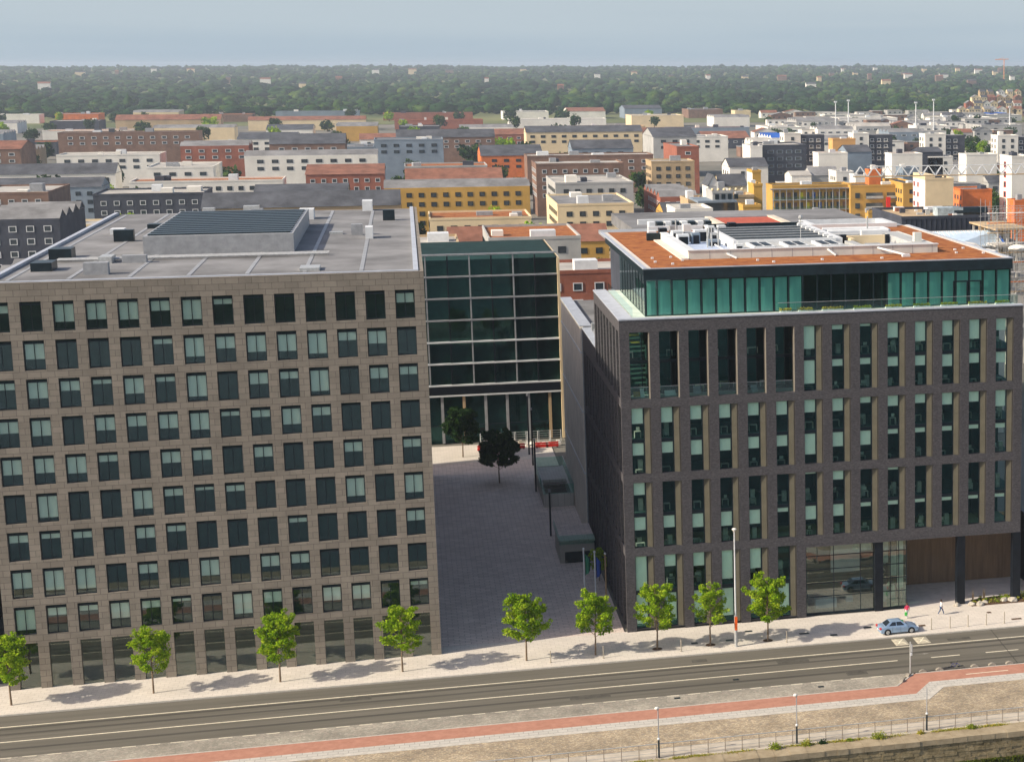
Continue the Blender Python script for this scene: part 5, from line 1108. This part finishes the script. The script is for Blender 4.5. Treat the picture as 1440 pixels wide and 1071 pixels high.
# small sheds and houses filling the bands
ru = random.Random(66)
NTH = lambda k: '%d%s' % (k, {1: 'st', 2: 'nd', 3: 'rd'}.get(k % 10 if k not in (11, 12, 13) else 0, 'th'))
for Y, rn_, x0_, n_, h0, h1 in ((1850, 'row nearest the wood', 1085, 15, 5, 8), (1680, 'second row from the wood', 1090, 13, 5, 9), (1480, 'third row from the wood', 1080, 13, 6, 10), (1300, 'fourth row from the wood', 1075, 12, 6, 10), (1160, 'row just behind the towers', 1070, 11, 6, 11), (980, 'row between the towers', 1050, 10, 6, 12), (700, 'row before the towers', 1040, 9, 6, 11), (560, 'row behind the yellow apartments', 1035, 9, 6, 11)):
    for i in range(n_):
        px = x0_+(1445-x0_)*(i+.5)/n_+ru.uniform(-8, 8); a = ony(px, 200, Y); w = ru.uniform(10, 24)*(Y/1300)**.5; k = ru.randrange(4)
        m_, mn = [(white, 'white'), (wall_w, 'off white'), (wall_g, 'grey'), (wall_b, 'brown')][k]; rk = ru.choice(['flat', 'gable', 'flat'])
        t = thing('small_building', '%s %s building, %s from the left in the %s' % (mn, 'flat roofed' if rk == 'flat' else 'pitched roof', NTH(i+1), rn_), 'building', (a.x, Y+25, G), 'small buildings filling the city bands')
        h = ru.uniform(h0, h1); y0 = Y+25+ru.uniform(-8, 8); d = ru.uniform(8, 18)
        MB().box(a.x-w/2, a.x+w/2, y0, y0+d, G, h).build('wall', m_, t)
        if rk == 'gable': MB().gable(a.x-w/2, a.x+w/2, y0, y0+d, h, 3, ru.choice('xy'), 0, 1).build('roof', [ru.choice([roof_d, roof_g, roof_b]), m_], t)
        else: MB().box(a.x-w/2-.2, a.x+w/2+.2, y0-.2, y0+d+.2, h, h+.4).build('roof', ru.choice([roof_g, roof_l, roof_l]), t)
        me = farwin('dk', darkm, glassfar)
        for q in range(max(1, int(w/6))): inst('window', me, t, (a.x-w/2+2+q*6, y0, h-3.2), 0, (2.2, 1, 1.6))
for ri, (Y, n_) in enumerate(((1900, 12), (1560, 10), (1240, 9), (1040, 7), (880, 6), (680, 5), (530, 4))):
    for k in range(n_):
        px = 1060+(1440-1060)*(k+.5)/n_+ru.uniform(-14, 14); a = ony(px, 200, Y)
        t_h = ru.uniform(6, 11); FT.append(('green tree among the roofs behind the office, %s from the left in tree row %s' % (NTH(k+1), ['farthest', 'second', 'third', 'fourth', 'fifth', 'sixth', 'nearest'][ri]), a.x, Y+ru.uniform(-4, 8), t_h, t_h*1.1, 900+ri*20+k))
# masts
for i, (px, yt, yb, lab) in enumerate(((1193, 141, 200, 'second lighting mast from the left above the warehouses'), (1175, 143, 190, 'leftmost faint lighting mast above the warehouses'), (1288, 144, 200, 'third lighting mast from the left above the warehouses'), (1313, 140, 200, 'tallest thin lighting mast above the middle warehouses'), (1420, 150, 200, 'rightmost lighting mast above the grey halls'))):
    Y = 1300; a = ony(px, yt, Y); t = thing('lighting_mast', lab, 'mast', (a.x, Y, G), 'tall lighting masts above the warehouses')
    MB().tube((a.x, Y, G), (a.x, Y, a.z), .7, .35, 6).build('mast', whitem, t); MB().box(a.x-1.2, a.x+1.2, Y-.6, Y+.6, a.z-1, a.z+.4).build('lamp_head', whitem, t)
# orange crane on the horizon
a = ony(1412, 84, 4200); t = thing('far_crane', 'tiny orange tower crane on the horizon at the right', 'crane', (a.x, 4200, 20))
MB().tube((a.x, 4200, 20), (a.x, 4200, a.z), 1.1, n=5).build('mast', orange_p, t); MB().tube((a.x-24, 4200, a.z), (a.x+12, 4200, a.z+1), 1.0, n=5).tube((a.x, 4200, a.z+5), (a.x-18, 4200, a.z), .4, n=4).build('jib', orange_p, t)
# housing estate right
rh_ = random.Random(33); k = 0
words = ['white', 'brown brick', 'cream', 'red brick', 'tan']; wm5 = [white, wall_b, cream, wall_r, wall_t]; rfn = ['slate roof', 'clay roof', 'grey roof']; rf3 = [roof_d, roof_b, roof_g]
used = set()
for Y, py, n in ((1800, 157, 8), (1950, 149, 7), (2100, 141, 6), (2300, 133, 5)):
    for i in range(n):
        px = 1437-(i+.5)*(11 if Y < 2000 else 12)+rh_.uniform(-2, 2); a = ony(px, py-6, Y); w = rh_.uniform(7, 12); ci, ri = rh_.randrange(5), rh_.randrange(3)
        row = {1800: 'nearest', 1950: 'second', 2100: 'third', 2300: 'farthest'}[Y]; g0_ = a.z-8
        t = thing('estate_house', '%s house with a %s, %s from the right in the %s estate row' % (words[ci], rfn[ri], ['first', 'second', 'third', 'fourth', 'fifth', 'sixth', 'seventh', 'eighth'][i], row), 'house', (a.x, Y, g0_), 'houses of the estate by the wood')
        MB().box(a.x-w/2, a.x+w/2, Y, Y+9, g0_-8, a.z-2).build('wall', wm5[ci], t); MB().gable(a.x-w/2, a.x+w/2, Y, Y+9, a.z-2, 3.4, rh_.choice('xy'), 0, 1).build('roof', [rf3[ri], wm5[ci]], t)
        for q in (-.3, .1): inst('window', farwin('dk', darkm, glassfar), t, (a.x+q*w, Y, a.z-5), 0, (1.6, 1, 1.6))
# far terraces in the trees
NTH = lambda k: '%d%s' % (k, {1: 'st', 2: 'nd', 3: 'rd'}.get(k % 10 if k not in (11, 12, 13) else 0, 'th'))
for i in range(40):
    px = 60+i*52 if i < 21 else 1140+(i-21)*16+rh_.uniform(-7, 7); a = ony(px, 100, rh_.uniform(3000, 3600) if i % 7 == 0 else rh_.uniform(4000, 6000)); w = rh_.uniform(9, 26)
    t = thing('far_terrace', '%s terrace of houses among the far trees, %s from the left' % (['pale', 'cream', 'brown'][i % 3], NTH(i+1)), 'houses', (a.x, a.y, a.z-14), 'terraces among the far trees')
    wm_ = [white, cream, wall_b][i % 3]; gz_ = hill_z(math.hypot(a.x-CAM.x, a.y-CAM.y))+13; MB().box(a.x-w/2, a.x+w/2, a.y, a.y+9, gz_-12, gz_+3).build('wall', wm_, t); MB().gable(a.x-w/2, a.x+w/2, a.y, a.y+9, gz_+3, 3.0, 'x', 0, 1).build('roof', [roof_d if i % 2 else roof_b, wm_], t)

# city continuing to the left of the office
cols_ = [('white', wall_w), ('grey', wall_g), ('brown brick', wall_b), ('charcoal', wall_n), ('tan', wall_t), ('red brick', wall_r), ('blue grey', wall_k), ('yellow', yellow_w), ('cream', cream), ('orange', orangew)]
roofs_ = [('a flat grey roof', 'flat', roof_g), ('a flat pale roof', 'flat', roof_l), ('a slate pitched roof', 'gable', roof_d), ('a clay pitched roof', 'gable', roof_b), ('a sawtooth grey roof', 'saw', roof_g), ('a flat sedum roof', 'flat', sedum)]
shp = ['long', 'square', 'deep']
seen_ = set(); combos = [(a, b, c) for a in range(10) for b in range(6) for c in range(3)]; rc = random.Random(77); rc.shuffle(combos); wgt = [0]*0
ci = 0
rowname = ['just behind the dark glass office', 'in the second row behind the plaza', 'in the third row behind the plaza', 'in the middle of the city', 'beyond the middle of the city', 'towards the warehouses', 'in the far warehouse band', 'on the far edge before the wood']
for ri, Y in enumerate((155, 225, 300, 380, 465, 560, 670, 800, 950, 1130, 1340, 1600, 1900)):
    d = Y+190; xl = ony(-60, 200, Y).x; px_lim = 985 if Y > 240 else 905
    xr = ony(px_lim if Y < 900 else 1060, 200, Y).x
    x = xl
    while x < xr-8:
        a, b, c = combos[ci % len(combos)]; ci += 1
        if a in (7, 9) and rc.random() < .5: a = 0
        big = 1+Y/900
        w = {0: 34, 1: 22, 2: 16}[c]*rc.uniform(.8, 1.2)*big; dp = {0: 14, 1: 20, 2: 36}[c]*rc.uniform(.8, 1.2)
        h = rc.uniform(11, 22) if Y < 1100 else rc.uniform(7, 12)
        if Y < 300: h = rc.uniform(14, 24)
        x1 = min(x+w, xr)
        if x1-x < 7: break
        L_ = '%s %s building with %s, %s' % (shp[c], cols_[a][0], roofs_[b][0], rowname[min(7, ri*8//13)])
        if L_ in seen_: L_ = L_.replace(' building', ' block', 1) if L_.replace(' building', ' block', 1) not in seen_ else L_.replace(' building', ' house', 1)
        seen_.add(L_); building(L_, x, x1, *(lambda q: (Y+q, Y+q+dp+4*big))(rc.uniform(0, 22)), h, cols_[a][1], rm_=roofs_[b][2], roof=roofs_[b][1], fm=('w' if a in (2, 3, 5) else 'dk'), frame=(whitem if a in (2, 3, 5) else darkm), left=Y < 600, win=Y < 1300, sp=4.2 if Y < 600 else 6.5, ww=1.9 if Y < 600 else 2.8, maxfl=4 if Y < 600 else 2, rh=rc.uniform(3, 5))
        x = x1+rc.uniform(5, 11)*big
print('auto buildings', ci)

# ------------------------------------------------------------------ city trees, one object each
def far_tree(label, x, y, h, w, seed, m=leaf_f, gz=G):
    rn = np.random.default_rng(seed); t = thing('city_tree', label, 'tree', (x, y, gz), 'trees among the city buildings')
    MB().tube((0, 0, 0), (0, 0, h*.5), w*.05, w*.03, 6).build('trunk', woodm, None).parent = t
    P = []; T = []
    for i in range(12):
        c = np.array([rn.uniform(-.3, .3)*w, rn.uniform(-.3, .3)*w, h*rn.uniform(.4, .85)]); n = 45; d = rn.normal(size=(n, 3)); d /= np.linalg.norm(d, axis=1)[:, None]; d *= w*.24; P.append(c+d*rn.uniform(.5, 1, (n, 1))); T.append(np.clip(rn.uniform(.2, .8)+rn.normal(size=n)*.12, 0, 1))
    v, f = leafcloud(np.concatenate(P), w*.16, seed); leafobj('crown', v, f, np.concatenate(T), m, t); return t
tl_ = [(1352, 190, 900, 'tree left in the green gap by the arched hall'), (1360, 185, 960, 'taller tree in the green gap by the arched hall'), (1371, 190, 930, 'middle tree of the green gap by the arched hall'), (1382, 196, 900, 'right tree of the green gap by the arched hall'), (1392, 200, 880, 'small tree at the right of the green gap'), (1366, 198, 860, 'low tree in front in the green gap'), (1348, 180, 1100, 'far tree behind the green gap'), (1275, 176, 1350, 'tree between the masts in the warehouse band'), (1258, 178, 1320, 'tree left of the third mast'), (1360, 258, 520, 'bush like tree on the grey roof beside the white gable'), (1401, 262, 480, 'tree left of the beige right tower'), (1404, 272, 470, 'lower tree left of the beige right tower'), (1108, 176, 1300, 'tree at the left of the warehouse band'), (1146, 180, 1250, 'tree between two white warehouses'), (1145, 172, 1500, 'far tree behind the white warehouses'), (1098, 198, 960, 'tree by the blue roofed building'), (1107, 200, 950, 'second tree by the blue roofed building'), (1235, 178, 1400, 'tree above the second tower'), (1090, 204, 900, 'tree left of the leftmost tower')]
for i, (px, py, Y, lab) in enumerate(tl_): a = ony(px, py, Y); far_tree(lab, a.x, Y, max(6, a.z+.4), 9 if Y > 600 else 6, 300+i, leaf_f if i % 3 else leaf_y)
rt_ = random.Random(55)
for q_ in FT: far_tree(*q_)
ORD = ['first', 'second', 'third', 'fourth', 'fifth', 'sixth', 'seventh', 'eighth', 'ninth', 'tenth', 'eleventh', 'twelfth', 'thirteenth', 'fourteenth']
for ri, (Y, rn_) in enumerate(((212, 'nearest'), (288, 'second'), (366, 'third'), (450, 'fourth'), (546, 'fifth'), (655, 'sixth'), (785, 'seventh'), (935, 'eighth'), (1110, 'ninth'), (1320, 'tenth'), (1580, 'eleventh'), (1870, 'farthest'))):
    for k in range(12):
        px = -20+k*83+rt_.uniform(-30, 30); a = ony(px, 200, Y)
        far_tree('green tree between city roofs, %s from the left in the %s row' % (ORD[k], rn_), a.x, Y+rt_.uniform(-6, 6), rt_.uniform(8, 15), rt_.uniform(7, 13)*(1 if Y < 700 else 1.4), 400+ri*20+k, leaf_f if rt_.random() < .8 else leaf_y)

# ------------------------------------------------------------------ hills and the wood
hv = []; hf = []; ds = [1960+i*230 for i in range(34)]; ang = [-.95+i*.05 for i in range(39)]
for d in ds:
    for a in ang: hv.append((CAM.x+d*math.sin(a+.2), CAM.y+d*math.cos(a+.2), hill_z(d)-.3))
na = len(ang)
for i in range(len(ds)-1):
    for j in range(na-1): hf.append((i*na+j, i*na+j+1, (i+1)*na+j+1, (i+1)*na+j))
q = MB(); q.v = hv; q.f = [tuple(reversed(f)) for f in hf]; q.m = [0]*len(hf); struct('hills', q, m_hill)
bm = bmesh.new(); bmesh.ops.create_icosphere(bm, subdivisions=1, radius=1); IV = np.array([v.co[:] for v in bm.verts]); IF = np.array([[v.index for v in f.verts] for f in bm.faces]); bm.free()
rn = np.random.default_rng(5); VV = []; FF = []; TT = []; off = 0; QV = []; QT = []
d = 2290.
while d < 7800:
    step = 10*(1+.000*d); 
    a0, a1 = -.42, .40
    n = int((a1-a0)*d/(11+d/800)); az = np.linspace(a0, a1, n)+rn.normal(size=n)*.6/d
    az = az+.20
    for a in az:
        if rn.random() < .05: continue
        dd = d*(1+rn.uniform(-.014, .014)); a = a+rn.normal()*5/d; x = CAM.x+dd*math.sin(a); y = CAM.y+dd*math.cos(a)
        px = pj(x, y, 5)[0]
        if dd < 2420 and px > 1355: continue
        q_ = math.sin(a*61+d*.011)+math.sin(a*23-d*.0047)+math.sin(a*141+d*.003)
        w = rn.uniform(6, 13)*(1+.13*q_)*(1 if rn.random() > .12 else 1.5); h = rn.uniform(7, 12.5)*(1+.16*q_)*(1 if rn.random() > .1 else 1.35); gz = hill_z(dd)
        tt = np.clip(.36+.15*math.sin(x*.013+y*.004+1.3*math.sin(y*.006))+.13*math.sin(x*.041-y*.011+2*math.sin(x*.007))+rn.normal()*.13, 0, 1)
        jit = 1+rn.uniform(-.28, .22, (len(IV), 1)); v = IV*jit*np.array([w, w, h*.5])+np.array([x, y, gz+h*.52])
        VV.append(v); FF.append(IF+off); off += len(IV); TT.append(np.clip(tt+rn.normal(size=len(IF))*.09, 0, 1))
        if dd < 4200:
            k = 26 if dd < 3000 else 12; dr = rn.normal(size=(k, 3)); dr /= np.linalg.norm(dr, axis=1)[:, None]; dr[:, 2] = abs(dr[:, 2])*1.0-.2
            QV.append(np.array([x, y, gz+h*.52])+dr*np.array([w, w, h*.5])*rn.uniform(.85, 1.15, (k, 1))); QT.append(np.clip(tt+.1+rn.normal(size=k)*.2, 0, 1))
    d *= 1.026
o = leafobj('far_wood', np.concatenate(VV), np.concatenate(FF), np.concatenate(TT), leaf_f); tag(o, 'dense hazy green wood covering the far hills to the horizon', 'woodland', kind='stuff')
v, f = leafcloud(np.concatenate(QV), 3.4, 77); o = leafobj('far_wood_foliage', v, f, np.concatenate(QT), leaf_f); tag(o, 'ragged leaf masses of the far wood', 'woodland', kind='stuff')
print('wood', len(TT))

# ------------------------------------------------------------------ haze
hz = bpy.data.materials.new('haze'); hz.use_nodes = True; n = hz.node_tree; n.nodes.clear(); o_ = n.nodes.new('ShaderNodeOutputMaterial'); pv = n.nodes.new('ShaderNodeVolumePrincipled')
pv.inputs['Color'].default_value = (.78, .88, 1, 1); pv.inputs['Density'].default_value = .00009; pv.inputs['Anisotropy'].default_value = .2; n.links.new(pv.outputs[0], o_.inputs['Volume'])
HZ = MB().box(-9200, 9200, -1600, 9700, -8, 72).build('haze', hz); tag(HZ, kind='stuff', label='thin pale blue haze over the whole city', cat='haze')
